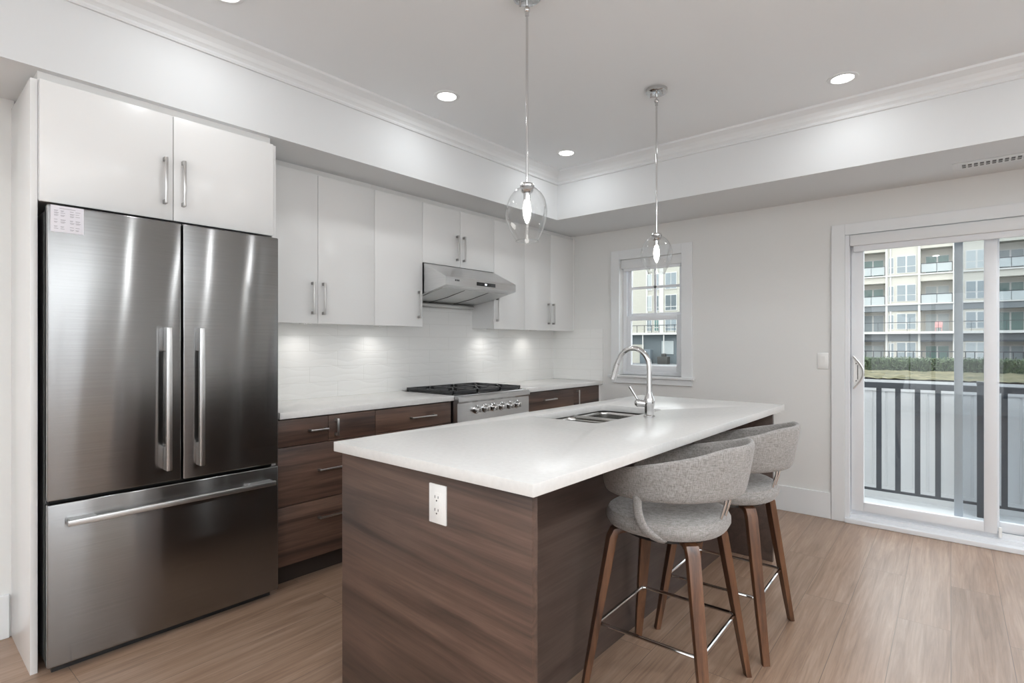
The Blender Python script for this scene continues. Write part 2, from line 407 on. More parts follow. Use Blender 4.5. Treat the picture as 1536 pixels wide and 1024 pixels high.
# baseboards
struct('baseboard_left', B(LX, LX + .014, FY, 0.374, 0, .185, bev=.003), M['trim'])
struct('baseboard_back', B(-2.6, -0.788, WY - .014, WY, 0, .185, bev=.003), M['trim'])
struct('baseboard_right', MB().box(1.21, RX, WY - .014, WY, 0, .185), M['trim'])

# ------------------------------------------------------------------ window_1 (double hung)
b = MB(); x0, x1, z0, z1 = WIN
b.box(-2.571, x0, WY - .018, WY, z0 - .005, 2.096, bev=.002); b.box(x1, -1.803, WY - .018, WY, z0 - .005, 2.096, bev=.002); b.box(x0, x1, WY - .018, WY, z1, 2.096, bev=.002)
b.box(-2.60, -1.785, WY - .035, WY + .10, z0 - .022, z0, bev=.003); b.box(-2.565, -1.805, WY - .016, WY, .892, z0 - .022, bev=.002)
struct('trim_2', b, M['trim'], 'white casing, stool and apron around the small window')
win = struct('window_1', MB().box(x0 + .001, x0 + .035, WY + .058, WY + .13, z0 + .001, z1 - .001).box(x1 - .035, x1 - .001, WY + .058, WY + .13, z0 + .001, z1 - .001).box(x0 + .035, x1 - .035, WY + .058, WY + .13, z1 - .035, z1 - .001).box(x0 + .035, x1 - .035, WY + .058, WY + .13, z0 + .001, z0 + .035), M['vinyl'])
def sash(name, X0, X1, Z0, Z1, y, fr, bot, grid):
    b = MB(); b.box(X0, X0 + fr, y, y + .03, Z0, Z1, bev=.003); b.box(X1 - fr, X1, y, y + .03, Z0, Z1, bev=.003)
    b.box(X0 + fr, X1 - fr, y, y + .03, Z0, Z0 + bot, bev=.003); b.box(X0 + fr, X1 - fr, y, y + .03, Z1 - fr, Z1, bev=.003)
    if grid:
        cx = (X0 + X1) / 2; cz = (Z0 + bot + Z1 - fr) / 2 + .02
        b.box(cx - .011, cx + .011, y + .008, y + .022, Z0 + bot, Z1 - fr); b.box(X0 + fr, X1 - fr, y + .008, y + .022, cz - .011, cz + .011)
    o = b.build(name, M['vinyl'], win)
    MB().box(X0 + fr, X1 - fr, y + .014, y + .016, Z0 + bot, Z1 - fr).build('pane', M['pane'], o, smooth=False)
sash('upper_sash', x0 + .035, x1 - .035, 1.49, z1 - .035, WY + .095, .03, .035, True)
sash('lower_sash', x0 + .035, x1 - .035, z0 + .035, 1.50, WY + .062, .042, .055, False)
rs = thing('roller_shade', 'white roller shade cassette at top of the small double hung window', 'roller shade', ((x0 + x1) / 2, WY + .03, 1.92), 'roller shades rolled up above the glass')
MB().box(-.292, .292, -.022, .028, .012, .092, bev=.004).build('cassette', M['trim'], rs)
MB().box(-.275, .275, -.008, .004, -.012, .014, bev=.003).build('hem_bar', M['vinyl'], rs)

# ------------------------------------------------------------------ door_1 (sliding patio door)
b = MB(); x0, x1, z0, z1 = DOOR
b.box(-0.786, x0, WY - .02, WY, 0, 2.086, bev=.002); b.box(x1, x1 + .085, WY - .02, WY, 0, 2.086, bev=.002); b.box(x0, x1, WY - .02, WY, z1, 2.086, bev=.002)
struct('trim_3', b, M['trim'], 'white casing around the sliding glass door')
b = MB()
b.box(x0, x0 + .028, WY - .012, WY + .15, 0, z1, bev=.003); b.box(x1 - .028, x1, WY - .012, WY + .15, 0, z1, bev=.003); b.box(x0 + .028, x1 - .028, WY, WY + .15, z1 - .03, z1)
b.box(x0 - .0, x1, WY - .035, WY + .15, 0.0, .032, bev=.004); b.box(x0 + .028, x1 - .028, WY + .02, WY + .15, .032, .055); b.box(x0 + .028, x1 - .028, WY + .062, WY + .072, .055, .085)
door = struct('door_1', b, M['vinyl'])
def panel(name, X0, X1, y, parent, l=.052, r=.062, bot=.062, top=.05, Z0=.085, Z1=1.975, d=.035):
    b = MB(); b.box(X0, X0 + l, y, y + d, Z0, Z1, bev=.004); b.box(X1 - r, X1, y, y + d, Z0, Z1, bev=.004)
    b.box(X0 + l, X1 - r, y, y + d, Z0, Z0 + bot, bev=.004); b.box(X0 + l, X1 - r, y, y + d, Z1 - top, Z1, bev=.004)
    o = b.build(name, M['vinyl'], parent)
    MB().box(X0 + l, X1 - r, y + d / 2 - .001, y + d / 2 + .001, Z0 + bot, Z1 - top).build('pane', M['pane'], o, smooth=False)
    return o
sl = panel('sliding_panel', -.672, .096, WY + .025, door, l=.075)
fx = panel('fixed_panel', .055, x1 - .028, WY + .08, door)
# handle with D escutcheon on the left stile
b = MB(); hp = [(-.645 + .0, 1.06)]
pts = []
poly = [(-.655, .93)] + [(-.655 + .058 * math.sin(PI * t / 12) ** .8, .93 + .235 * t / 12) for t in range(1, 12)] + [(-.655, 1.165)]
b.prism(poly, WY + .012, WY + .025, 'y'); h = b.build('handle', M['wplast'], sl)
MB().tube([(-.655 + .06 * math.sin(PI * t / 14), WY + .006, .935 + .225 * t / 14) for t in range(0, 15)], .006, 10).build('grip', M['nickel'], h)
for zz in (.99, 1.11): MB().sphere((-.64, WY + .012, zz), .004).build('screw', M['dgrey'], h)
MB().box(-.632, -.628, WY + .009, WY + .013, 1.0, 1.1).build('latch', M['dgrey'], h)
lk = MB().box(.102, .118, WY + .03, WY + .05, .06, .125, bev=.003).build('foot_lock', M['wplast'], door)
# exterior sliding screen, parked behind the left glass
b = MB(); sx0, sx1 = -.112, .76
b.box(sx0, sx0 + .045, WY + .125, WY + .14, .06, 1.97, bev=.003); b.box(sx1 - .045, sx1, WY + .125, WY + .14, .06, 1.97, bev=.003); b.box(sx0 + .045, sx1 - .045, WY + .125, WY + .14, .06, .10); b.box(sx0 + .045, sx1 - .045, WY + .125, WY + .14, 1.93, 1.97)
m_ = mat('screen_frame_grey', srgb(165, 172, 180), 0.5)
scr = b.build('screen_panel', m_, door)
MB().box(sx0 + .045, sx1 - .045, WY + .132, WY + .133, .10, 1.93).build('insect_mesh', M['screen'], scr, smooth=False)
rs = thing('roller_shade', 'long white roller shade cassette above the sliding glass door', 'roller shade', ((x0 + x1) / 2, WY - .0, 1.915), 'roller shades rolled up above the glass')
MB().box(-.88, .88, -.028, .022, .012, .086, bev=.004).build('cassette', M['trim'], rs)
MB().box(-.86, .86, -.012, .002, -.028, .013, bev=.004).build('hem_bar', M['vinyl'], rs)

# ------------------------------------------------------------------ wall plates
t = thing('light_switch', 'white rocker light switch on the wall left of the sliding door', 'switch', (-.842, WY, 1.125))
MB().box(-.035, .035, -.006, 0, -.057, .057, bev=.002).build('cover_plate', M['wplast'], t)
MB().prism([(-.007, -.033), (-.011, 0.033), (-.006, .033), (-.006, -.033)], -.016, .016, 'x').build('rocker', M['wplast'], t)
# vent
t = thing('ceiling_vent', 'long white slotted air vent in the dropped ceiling by the sliding door', 'vent', (.25, 4.125, SZ))
MB().box(-.36, .36, -.065, .065, -.008, 0, bev=.003).build('frame', M['trim'], t)
b = MB()
for i in range(24): b.box(-.315 + i * .0265, -.298 + i * .0265, -.035, .035, -.0095, -.0075)
b.build('slot', M['dgrey'], t)
b = MB(); b.box(-.32, .32, -.002, .002, -.011, -.008); b.build('damper_bar', M['trim'], t)

# ------------------------------------------------------------------ ceiling lights
def downlight(x, y, label, W=POT_W):
    t = thing('recessed_downlight', label, 'ceiling light', (x, y, CZ), 'recessed downlights in the raised ceiling')
    MB().lathe([(.052, -.001), (.056, -.006), (.072, -.004), (.075, 0)], seg=32).build('trim_ring', M['trim'], t)
    MB().lathe([(.0005, -.0035), (.03, -.0035), (.053, -.0025)], seg=32).build('lens', M['led'], t)
    lamp_area('downlight_lamp', t, (0, 0, -.012), .05, W, (.95, .98, 1), math.radians(175))
downlight(-2.33, 2.15, 'round recessed downlight above the upper cabinets, nearer the fridge')
downlight(-2.34, 3.37, 'round recessed downlight nearest the far ceiling corner above the upper cabinets')
downlight(-.55, 3.39, 'round recessed downlight in front of the sliding door')
downlight(-2.33, .93, 'round recessed downlight above the fridge, at the top edge of the picture')
for x, y in ((-.55, -.6), (-2.2, -.7), (-2.2, -2.2), (-.5, -2.2), (1.3, -.6), (1.3, 1.75), (1.3, 3.2), (1.3, -2.2)):  # unseen lights added for brightness; the stronger pair streaks the fridge
    downlight(x, y, 'added recessed downlight out of view, giving the kitchen more light', ADDED_POT_W * (2.6 if (x, y) in ((1.3, 1.75), (1.3, 3.2)) else .8))

# unseen floor lamps, added to brighten the ceiling and walls
def added_uplighter(x, y, W, label):
    t = thing('added_floor_lamp', label, 'added floor lamp', (x, y, 0))
    MB().lathe([(.0005, .0), (.14, .0), (.14, .015), (.02, .03), (.0005, .03)]).build('base', M['nickel'], t)
    MB().cyl((0, 0, .02), (0, 0, 1.72), .012).build('pole', M['nickel'], t)
    MB().lathe([(.02, 1.70), (.10, 1.73), (.17, 1.80), (.175, 1.83), (.168, 1.83), (.09, 1.745), (.02, 1.72)]).build('lamp_shade', M['wplast'], t)
    l = lamp_area('uplight', t, (0, 0, 1.80), .14, W, (.92, .965, 1), math.radians(175)); l.rotation_euler = (PI, 0, 0)
added_uplighter(2.1, .3, UP_W * 1.25, 'added unseen floor lamp at the right, brightening the ceiling')
added_uplighter(.9, -1.5, UP_W * 1.0, 'added unseen floor lamp behind the camera, brightening the ceiling')
added_uplighter(-.9, -2.9, UP_W * .6, 'added unseen floor lamp in the back left corner, brightening the ceiling')

# pendants
def pendant(x, y, ztop, zbot, label):
    t = thing('pendant_light', label, 'pendant lamp', (x, y, CZ), 'clear glass pendants over the island')
    H = ztop - zbot; gz = ztop - CZ
    MB().lathe([(0.0005, -.022), (.052, -.022), (.058, -.018), (.060, 0)], seg=40).build('canopy', M['chrome'], t)
    for q in (-1, 1): MB().cyl((q * .036, 0, -.022), (q * .036, 0, -.036), .0045, seg=10).build('screw', M['nickel_dk'], t)
    MB().cyl((0, 0, -.02), (0, 0, -.055), .006, seg=12).sphere((0, 0, -.066), .013).cyl((0, 0, -.07), (0, 0, -.09), .008, seg=12).build('swivel', M['chrome'], t)
    MB().cyl((0, 0, -.08), (0, 0, gz + .01), .0052, seg=12).build('rod', M['chrome'], t)
    MB().lathe([(.0005, .016), (.024, .014), (.030, .006), (.030, 0), (.024, -.006), (.026, -.014), (.022, -.022), (.014, -.026), (.014, -.055), (.0005, -.056)], (0, 0, gz), seg=28).build('socket', M['chrome'], t)
    R = .09
    pr = [(.022, 0), (.040, -.006), (.062, -.026), (.080, -.060), (.0895, -.095), (.090, -.118), (.083, -.145), (.068, -.178), (.052, -.205), (.045, -.220)]
    pr = [(r, z * H / .22) for r, z in pr]
    g = MB().lathe(pr, (0, 0, gz), seg=48)
    # three pushed-in dimples as in hand blown glass
    for v_ in g.bm.verts:
        for a, zc in ((-1.35, -.15), (0.8, -.12), (2.9, -.15)):
            c = Vector((.105 * math.cos(a), .105 * math.sin(a), gz + zc * H / .22)); d = (v_.co - c).length
            if d < .052:
                dirv = Vector((math.cos(a), math.sin(a), 0)); v_.co -= dirv * (.052 - d) * .75
    go = g.build('glass_shade', M['shade_glass'], t, sub=1)
    MB().lathe([(.0435, -.2195 * H / .22), (.0475, -.2175 * H / .22), (.0475, -.2225 * H / .22), (.0435, -.2225 * H / .22), (.0435, -.2195 * H / .22)], (0, 0, gz), seg=48).build('rim', M['shade_glass'], go)
    MB().lathe([(.0005, -.150), (.006, -.145), (.013, -.125), (.017, -.10), (.0165, -.082), (.012, -.066), (.010, -.055)], (0, 0, gz), seg=20).build('bulb', M['bulb'], t)
    lamp_point('pendant_lamp', t, (0, 0, gz - .10), .018, BULB_W, (1, .95, .89))
pendant(-1.40, 1.735, 1.890, 1.668, 'glass globe pendant on chrome rod, the nearer of the two over the island')
pendant(-1.372, 2.862, 1.855, 1.645, 'glass globe pendant on chrome rod, the farther of the two, in front of the window')

# ------------------------------------------------------------------ handles
def bow_handle(parent, y, z, ln, x, vertical=True):
    """flat bar pull with two square feet, on a face at x"""
    b = MB()
    if vertical:
        b.box(x + .024, x + .032, y - .006, y + .006, z - ln / 2, z + ln / 2, bev=.002); o = b.build('handle', M['nickel'], parent)
        for zz in (z - ln / 2, z + ln / 2 - .016): b = MB().box(x, x + .026, y - .006, y + .006, zz, zz + .016).build('foot', M['nickel_dk'], o)
    else:
        b.box(x + .024, x + .032, y - ln / 2, y + ln / 2, z - .005, z + .005, bev=.002); o = b.build('handle', M['nickel'], parent)
        for yy in (y - ln / 2, y + ln / 2 - .014): MB().box(x, x + .026, yy, yy + .014, z - .005, z + .005).build('foot', M['nickel_dk'], o)
    return o

# ------------------------------------------------------------------ upper cabinets
UX = -2.98
def upper(y0, y1, z0, doors, handles, label, hl=.19):
    t = thing('wall_cabinet', label, 'cabinet', (0, 0, 0), 'glossy white wall cabinets')
    t.location = (WX, y0, z0)
    ox, oy, oz = WX, y0, z0
    MB().box(.001, UX - .02 - ox, .0005, y1 - y0 - .0005, 0, 2.262 - oz).build('body', M['gloss_side'], t, smooth=False)
    MB().box(.001, UX - .032 - ox, .0005, y1 - y0 - .0005, 2.262 - oz, SZ - oz - .0005).build('top_filler', M['gloss_side'], t, smooth=False)
    n = len(doors) - 1
    for i in range(n):
        d = MB().box(UX - .019 - ox, UX - ox, doors[i] - oy + .0015, doors[i + 1] - oy - .0015, -.006 if z0 < 1.5 else .0, 2.250 - oz, bev=.0012).build('door', M['gloss'], t)
        if handles[i]:
            hy, hz = handles[i]; bow_handle(d, hy - oy, hz - oz, hl, UX - ox)
    return t
upper(1.325, 2.115, 1.375, [1.325, 1.714, 2.115], [(1.676, 1.517), (1.745, 1.517)], 'tall white two door wall cabinet beside the fridge')
upper(2.115, 2.518, 1.375, [2.115, 2.518], [(2.480, 1.522)], 'tall white single door wall cabinet left of the range hood')
upper(2.518, 3.267, 1.825, [2.518, 2.888, 3.267], [(2.848, 1.965), (2.918, 1.965)], 'short white two door wall cabinet above the range hood')
upper(3.267, 3.661, 1.375, [3.267, 3.661], [(3.296, 1.525)], 'tall white single door wall cabinet right of the range hood')
upper(3.661, 4.410, 1.375, [3.661, 4.040, 4.410], [(4.000, 1.520), (4.070, 1.520)], 'tall white two door wall cabinet in the far corner')
o = B(WX + .001, UX - .004, 4.4105, WY - .0005, 1.372, SZ - .001).build('filler_panel', M['gloss_side'], smooth=False); tag(o, 'narrow white filler strip between the corner wall cabinet and the far wall', 'filler panel')
for y, lab in ((1.70, 'puck light under the cabinet beside the fridge, nearest the fridge'), (2.24, 'puck light under the cabinet left of the range hood'), (3.36, 'puck light under the cabinet right of the range hood'), (3.93, 'puck light under the corner wall cabinet')):
    t = thing('puck_light', 'small round ' + lab, 'under cabinet light', (-3.10, y, 1.375), 'puck lights under the wall cabinets')
    MB().lathe([(.030, -.001), (.034, -.008), (.038, -.006), (.038, 0)], seg=24).build('trim_ring', M['nickel'], t)
    MB().lathe([(.0005, -.007), (.031, -.006)], seg=24).build('lens', M['led'], t)
    lamp_area('puck_lamp', t, (0, 0, -.012), .03, PUCK_W, (1, .975, .94), math.radians(130))

# ------------------------------------------------------------------ fridge surround
FX = -2.71
t = thing('fridge_side_panel', 'tall glossy white end panel on the left side of the fridge', 'panel', (FX, .394, 0))
MB().box(WX - FX, 0, -.013, .009, 0, 2.252, bev=.001).build('panel', M['gloss'], t)
o = B(WX + .001, FX + .002, 1.303, 1.3245, 0, 2.252, bev=.001).build('cabinet_side_panel', M['gloss'], smooth=True); tag(o, 'tall white panel between the fridge and the first drawer cabinet', 'panel')
t = thing('over_fridge_cabinet', 'white two door cabinet mounted above the stainless fridge', 'cabinet', (WX, .404, 1.79))
ox, oy, oz = WX, .404, 1.79
MB().box(.001, FX - ox, 0, 1.302 - oy, .006, 2.252 - oz).build('body', M['gloss_side'], t, smooth=False)
MB().box(.001, FX - .012 - ox, 0, 1.302 - oy, 2.252 - oz, SZ - oz - .0005).build('top_filler', M['gloss_side'], t, smooth=False)
for (a, c, hy) in ((.4055, .8535, .820), (.8565, 1.302, .892)):
    d = MB().box(FX - ox + .0015, FX - ox + .021, a - oy, c - oy, 0, 2.250 - oz, bev=.0012).build('door', M['gloss'], t)
    bow_handle(d, hy - oy, 1.957 - oz, .20, FX - ox + .021)

# ------------------------------------------------------------------ fridge
fy0, fy1, fx = .417, 1.298, -2.625
fr = thing('refrigerator', 'stainless steel french door refrigerator with bottom freezer drawer', 'refrigerator', (fx, fy0, 0))
W_ = fy1 - fy0
MB().box(-.60, -.062, .004, W_ - .004, .035, 1.755, bev=.004).build('body', M['dgrey'], fr)
MB().box(-.062, -.050, .012, W_ - .012, .05, 1.76).build('gasket', M['black'], fr)
MB().box(-.56, -.05, .02, W_ - .02, .0, .04).build('base_grille', M['black'], fr)
MB().box(-.12, -.02, .01, .07, 1.756, 1.772, bev=.004).build('hinge_cover', M['dgrey'], fr)
MB().box(-.12, -.02, W_ - .07, W_ - .01, 1.756, 1.772, bev=.004).build('hinge_cover', M['dgrey'], fr)
mid = W_ * .5 + .012
zs = .653
def fdoor(name, a, c, z0, z1):
    return MB().box(-.048, 0, a, c, z0, z1, bev=.006, seg=3).build(name, M['steel'], fr)
d1 = fdoor('door', 0, mid - .003, zs + .006, 1.770); d2 = fdoor('door', mid + .003, W_, zs + .006, 1.770); dz = fdoor('freezer_drawer', 0, W_, .036, zs - .006)
def vh(par, y, side):
    h = MB().box(.032, .050, y - .011, y + .011, .715, 1.318, bev=.003).build('handle', M['handle'], par)
    for z0, z1, zi in ((1.218, 1.318, 1.205), (.715, .815, .828)):
        MB().box(0, .034, y - .010, y + .010, z0, z1, bev=.003).build('mount', M['handle'], h)
vh(d1, mid - .064, 1); vh(d2, mid + .064, 1)
hh = MB().box(.036, .052, .052, W_ - .036, .566, .588, bev=.003).build('handle', M['handle'], dz)
MB().prism([(.06, .57), (.16, .57), (.14, .588), (.06, .588)], 0, .038, 'x').build('mount', M['handle'], hh)
MB().prism([(W_ - .045, .57), (W_ - .16, .57), (W_ - .14, .588), (W_ - .045, .588)], 0, .038, 'x').build('mount', M['handle'], hh)
# paper sheet
pn = thing('paper_sheet', 'white printed paper sheet taped to the top left of the fridge door', 'paper', (fx + .0009, .4265, 1.669))
MB().box(0, .0006, 0, .0995, 0, .099).build('sheet', M['paper'], pn, smooth=False)
b = MB(); b.box(.0006, .0009, .026, .074, .0885, .0900)
for cx in (.010, .029, .057, .074):
    for r in range(9):
        if r in (3, 6): continue
        z = .080 - r * .0085; wdt = .010 + .006 * random.random()
        b.box(.0006, .0009, cx, cx + wdt, z, z + .0016)
        if random.random() < .5: b.box(.0006, .0009, cx + .001, cx + wdt * .8, z - .003, z - .0018)
b.build('printed_lines', M['ink'], pn, smooth=False)

# ------------------------------------------------------------------ base cabinets along the wall
BX = -2.69
def drawer(par, ox, oy, y0, y1, z0, z1, name='drawer', hnd=None):
    d = MB().box(BX - .019 - ox, BX - ox, y0 - oy + .0015, y1 - oy - .0015, z0, z1, bev=.001).build(name, M['wood_y'], par)
    if hnd:
        kind, hy, hz, ln = hnd
        bow_handle(d, hy - oy, hz, ln, BX - ox, kind == 'v')
    return d
def base_cab(y0, y1, label):
    t = thing('base_cabinet', label, 'cabinet', (WX, y0, 0), 'dark walnut base cabinets along the wall')
    MB().box(.001, BX - .021 - WX, .0005, y1 - y0 - .0005, .108, .862).build('body', M['toe'], t, smooth=False)
    MB().box(.001, BX - .07 - WX, .0005, y1 - y0 - .0005, 0, .108).build('toe_kick', M['toe'], t, smooth=False)
    return t
t = base_cab(1.325, 1.915, 'walnut base cabinet with stacked drawers next to the fridge')
drawer(t, WX, 1.325, 1.325, 1.608, .720, .858, hnd=('h', 1.545, .790, .105))
drawer(t, WX, 1.325, 1.608, 1.915, .720, .858, hnd=('v', 1.652, .792, .095))
drawer(t, WX, 1.325, 1.325, 1.915, .416, .716, hnd=('h', 1.63, .573, .17))
drawer(t, WX, 1.325, 1.325, 1.915, .112, .412, hnd=('h', 1.63, .318, .17))
t = base_cab(1.915, 2.520, 'walnut base cabinet with a wide drawer just left of the range')
drawer(t, WX, 1.915, 1.915, 2.520, .720, .858, hnd=('h', 2.27, .786, .20))
drawer(t, WX, 1.915, 1.915, 2.520, .416, .716, hnd=('h', 2.22, .573, .2))
drawer(t, WX, 1.915, 1.915, 2.520, .112, .412, hnd=('h', 2.22, .318, .2))
t = base_cab(3.300, 3.990, 'walnut base cabinet with a wide drawer just right of the range')
drawer(t, WX, 3.3, 3.3, 3.99, .690, .858, hnd=('h', 3.62, .790, .17))
drawer(t, WX, 3.3, 3.3, 3.645, .112, .686, 'door', hnd=('v', 3.60, .60, .13)); drawer(t, WX, 3.3, 3.645, 3.99, .112, .686, 'door', hnd=('v', 3.69, .60, .13))
t = base_cab(3.990, 4.405, 'walnut single door base cabinet at the far end of the counter')
drawer(t, WX, 3.99, 3.99, 4.405, .112, .858, 'door', hnd=('v', 4.035, .765, .15))
o = B(WX + .001, BX - .003, 4.4055, WY - .0005, 0, .862).build('filler_panel', M['gloss_side'], smooth=False); tag(o, 'white filler strip between the last walnut cabinet and the far wall', 'filler panel')
# counters
def counter(y0, y1, label):
    o = B(WX + .0005, -2.668, y0, y1, .866, .900, bev=.002).build('countertop', M['quartz']); return tag(o, label, 'countertop', 'white quartz countertops along the wall')
counter(1.327, 2.528, 'white quartz countertop between the fridge and the range')
counter(3.292, WY - .001, 'white quartz countertop between the range and the far wall')
# backsplash
struct('backsplash_kitchen', B(WX, WX + .009, 1.326, WY - .0095, .900, 1.70), M['tile_y'], 'white wavy relief tile backsplash behind the range')
struct('backsplash_back', B(WX + .0, -2.662, WY - .009, WY, .901, 1.385), M['tile_x'], 'white wavy tile return on the far wall')

# ------------------------------------------------------------------ range
rg = thing('gas_range', 'stainless gas range with black grates and six front knobs', 'range', (-2.65, 2.5295, 0))
Wr = .761
MB().box(-.57, -.01, 0, Wr, .09, .70, bev=.003).build('body', M['dgrey'], rg)
od = MB().box(-.012, .020, .012, Wr - .012, .20, .675, bev=.004).build('oven_door', M['steel_l'], rg)
MB().cyl((.065, .05, .63), (.065, Wr - .05, .63), .012).cyl((.02, .07, .63), (.065, .07, .63), .009).cyl((.02, Wr - .07, .63), (.065, Wr - .07, .63), .009).build('handle', M['handle'], od)
MB().box(.0195, .0215, .12, Wr - .12, .28, .52).build('window', M['black'], od)
MB().box(-.012, .020, .012, Wr - .012, .095, .19, bev=.004).build('warming_drawer', M['steel_l'], rg)
MB().box(-.55, -.05, .02, Wr - .02, 0, .09).build('base', M['black'], rg)
MB().prism([(-.05, .695), (.018, .695), (.022, .70), (.022, .712), (.012, .722), (.012, .845), (.024, .858), (.024, .882), (.014, .892), (-.05, .892)], 0, Wr, 'y').build('control_panel', M['steel_l'], rg)
MB().box(-.57, -.03, 0, Wr, .865, .896, bev=.003).build('cooktop', M['steel_l'], rg)
MB().box(-.55, -.04, .02, Wr - .02, .8955, .899).build('burner_tray', M['black'], rg)
ax = Matrix.Rotation(PI / 2, 3, 'Y')
for i in range(6):
    y = .175 + i * .0875
    k = MB().lathe([(.0005, 0), (.030, 0), (.030, .006), (.024, .010), (.024, .016), (.0005, .016)], (.012, y, .795), 24, ax=ax).build('knob', M['chrome'], rg)
    MB().lathe([(.020, .014), (.021, .018), (.019, .040), (.016, .044), (.0005, .044)], (.012, y, .795), 24, ax=ax).box(.054, .062, y - .004, y + .004, .778, .812, bev=.002).build('grip', M['nickel'], k)
for gi in range(3):
    y0 = .018 + gi * .241; y1 = y0 + .235
    b = MB(); zt = .926
    for (xa, xb) in ((-.545, -.05),):
        b.box(xa, xb, y0, y0 + .012, .905, zt, bev=.002); b.box(xa, xb, y1 - .012, y1, .905, zt, bev=.002)
        b.box(xa, xa + .012, y0, y1, .905, zt, bev=.002); b.box(xb - .012, xb, y0, y1, .905, zt, bev=.002); b.box(-.303, -.291, y0, y1, .905, zt, bev=.002)
    cy = (y0 + y1) / 2
    for cx in (-.42, -.175):
        for a in range(4):
            an = PI / 4 + a * PI / 2; p = (cx + .035 * math.cos(an), cy + .035 * math.sin(an)); q = (cx + .13 * math.cos(an), cy + .115 * math.sin(an))
            b.sweep([(p[0], p[1], zt - .006), (q[0], q[1], zt - .006)], [(-.005, -.007), (.005, -.007), (.005, .007), (-.005, .007)])
        b.box(cx - .006, cx + .006, y0, cy - .035, .908, zt); b.box(cx - .006, cx + .006, cy + .035, y1, .908, zt)
    for xx in (-.54, -.06):
        for yy in (y0 + .006, y1 - .006): b.cyl((xx, yy, .899), (xx, yy, .91), .007, seg=8)
    b.build('grate', M['iron'], rg)
    for cx in (-.42, -.175):
        MB().lathe([(.0005, .914), (.022, .914), (.026, .909), (.026, .906), (.034, .905), (.036, .899)], (cx, cy, 0), 20).build('burner', M['iron'], rg)

# ------------------------------------------------------------------ hood
hd = thing('range_hood', 'stainless under cabinet range hood with black control display', 'range hood', (-2.98, 2.524, 1.60))
Wh = .738
b = MB()
sec = [(-.255, .222), (0.0, .222), (.235, .108), (.235, .052), (.18, .040), (-.03, -.005), (-.255, -.035)]
b.prism(sec, 0, Wh, 'y'); b.build('canopy', M['steel_l'], hd, smooth=False)
MB().prism([(.175, .034), (-.02, -.008), (-.235, -.036), (-.235, -.030), (-.02, 0), (.175, .040)], .025, Wh - .025, 'y').build('filter_panel', M['handle'], hd, smooth=False)
b = MB()
for yy in (.24, .49): b.prism([(.17, .031), (-.02, -.011), (-.23, -.039), (-.23, -.034), (-.02, -.006), (.17, .036)], yy, yy + .006, 'y')
b.build('filter_seam', M['dgrey'], hd, smooth=False)
MB().cyl((-.215, .01, -.052), (-.215, Wh - .03, -.052), .017).sphere((-.215, Wh - .03, -.052), .017).build('grease_cup', M['handle'], hd)
dp = MB().box(.2345, .2365, .30, .50, .068, .094, bev=.0005).build('control_display', M['black'], hd)
MB().box(.2362, .2372, .385, .405, .075, .087).build('lit_digits', M['display'], dp)
MB().box(.2362, .2368, .34, .348, .078, .084).box(.2362, .2368, .425, .433, .078, .084).box(.2362, .2368, .455, .463, .078, .084).box(.2362, .2368, .472, .480, .078, .084).build('buttons', M['dgrey'], dp)
# small dark badge lettering on the front edge
b = MB()
for i, wl in enumerate((.007, .004, .007, .006, .007)):
    b.box(.2345, .2362, .085 + i * .0088, .085 + i * .0088 + wl, .083, .0945)
b.build('badge', M['dgrey'], hd)

# ------------------------------------------------------------------ island
IX0, IX1, IY0, IY1 = -1.745, -.838, 1.064, 3.39
isl = thing('kitchen_island', 'walnut kitchen island with seating overhang under its right side', 'island', (-1.3, 2.2, 0))
ox, oy = -1.3, 2.2
px0, px1 = -1.728, -.862
PY0 = 1.088
MB().box(px0 - ox, px1 - ox, PY0 - oy, PY0 + .024 - oy, 0, .863, bev=.0008).build('end_panel', M['wood_x'], isl)
MB().box(px0 - ox, -.888 - ox, 3.36 - .024 - oy, 3.36 - oy, 0, .863, bev=.0008).build('end_panel', M['wood_dark'], isl)
MB().box(-1.172 - ox, -1.15 - ox, PY0 + .025 - oy, 3.335 - oy, 0, .863).build('back_panel', M['wood_dark'], isl)
cu = ((-1.632, -1.262), (2.055, 2.715))   # sink cutout
b = MB(); a0, a1 = PY0 + .0245 - oy, 3.3355 - oy
b.box(px0 + .022 - ox, -1.1725 - ox, a0, 2.0 - oy, .10, .862); b.box(px0 + .022 - ox, -1.1725 - ox, 2.76 - oy, a1, .10, .862); b.box(px0 + .022 - ox, -1.1725 - ox, 2.0 - oy, 2.76 - oy, .10, .60)
b.build('body', M['toe'], isl, smooth=False)
MB().box(px0 + .06 - ox, -1.1725 - ox, a0, a1, 0, .10).build('toe_kick', M['toe'], isl, smooth=False)
ys = [PY0 + .025, 1.65, 2.02, 2.74, 3.335]
for i in range(4):
    d = MB().box(px0 - ox, px0 + .019 - ox, ys[i] - oy + .002, ys[i + 1] - oy - .002, .104, .858, bev=.001).build('door', M['wood_y'], isl)
    MB().box(px0 - .03 - ox, px0 - .022 - ox, ys[i + 1] - oy - .06, ys[i + 1] - oy - .05, .62, .80).box(px0 - .024 - ox, px0 - ox, ys[i + 1] - oy - .06, ys[i + 1] - oy - .05, .62, .635).box(px0 - .024 - ox, px0 - ox, ys[i + 1] - oy - .06, ys[i + 1] - oy - .05, .785, .80).build('handle', M['nickel'], d)
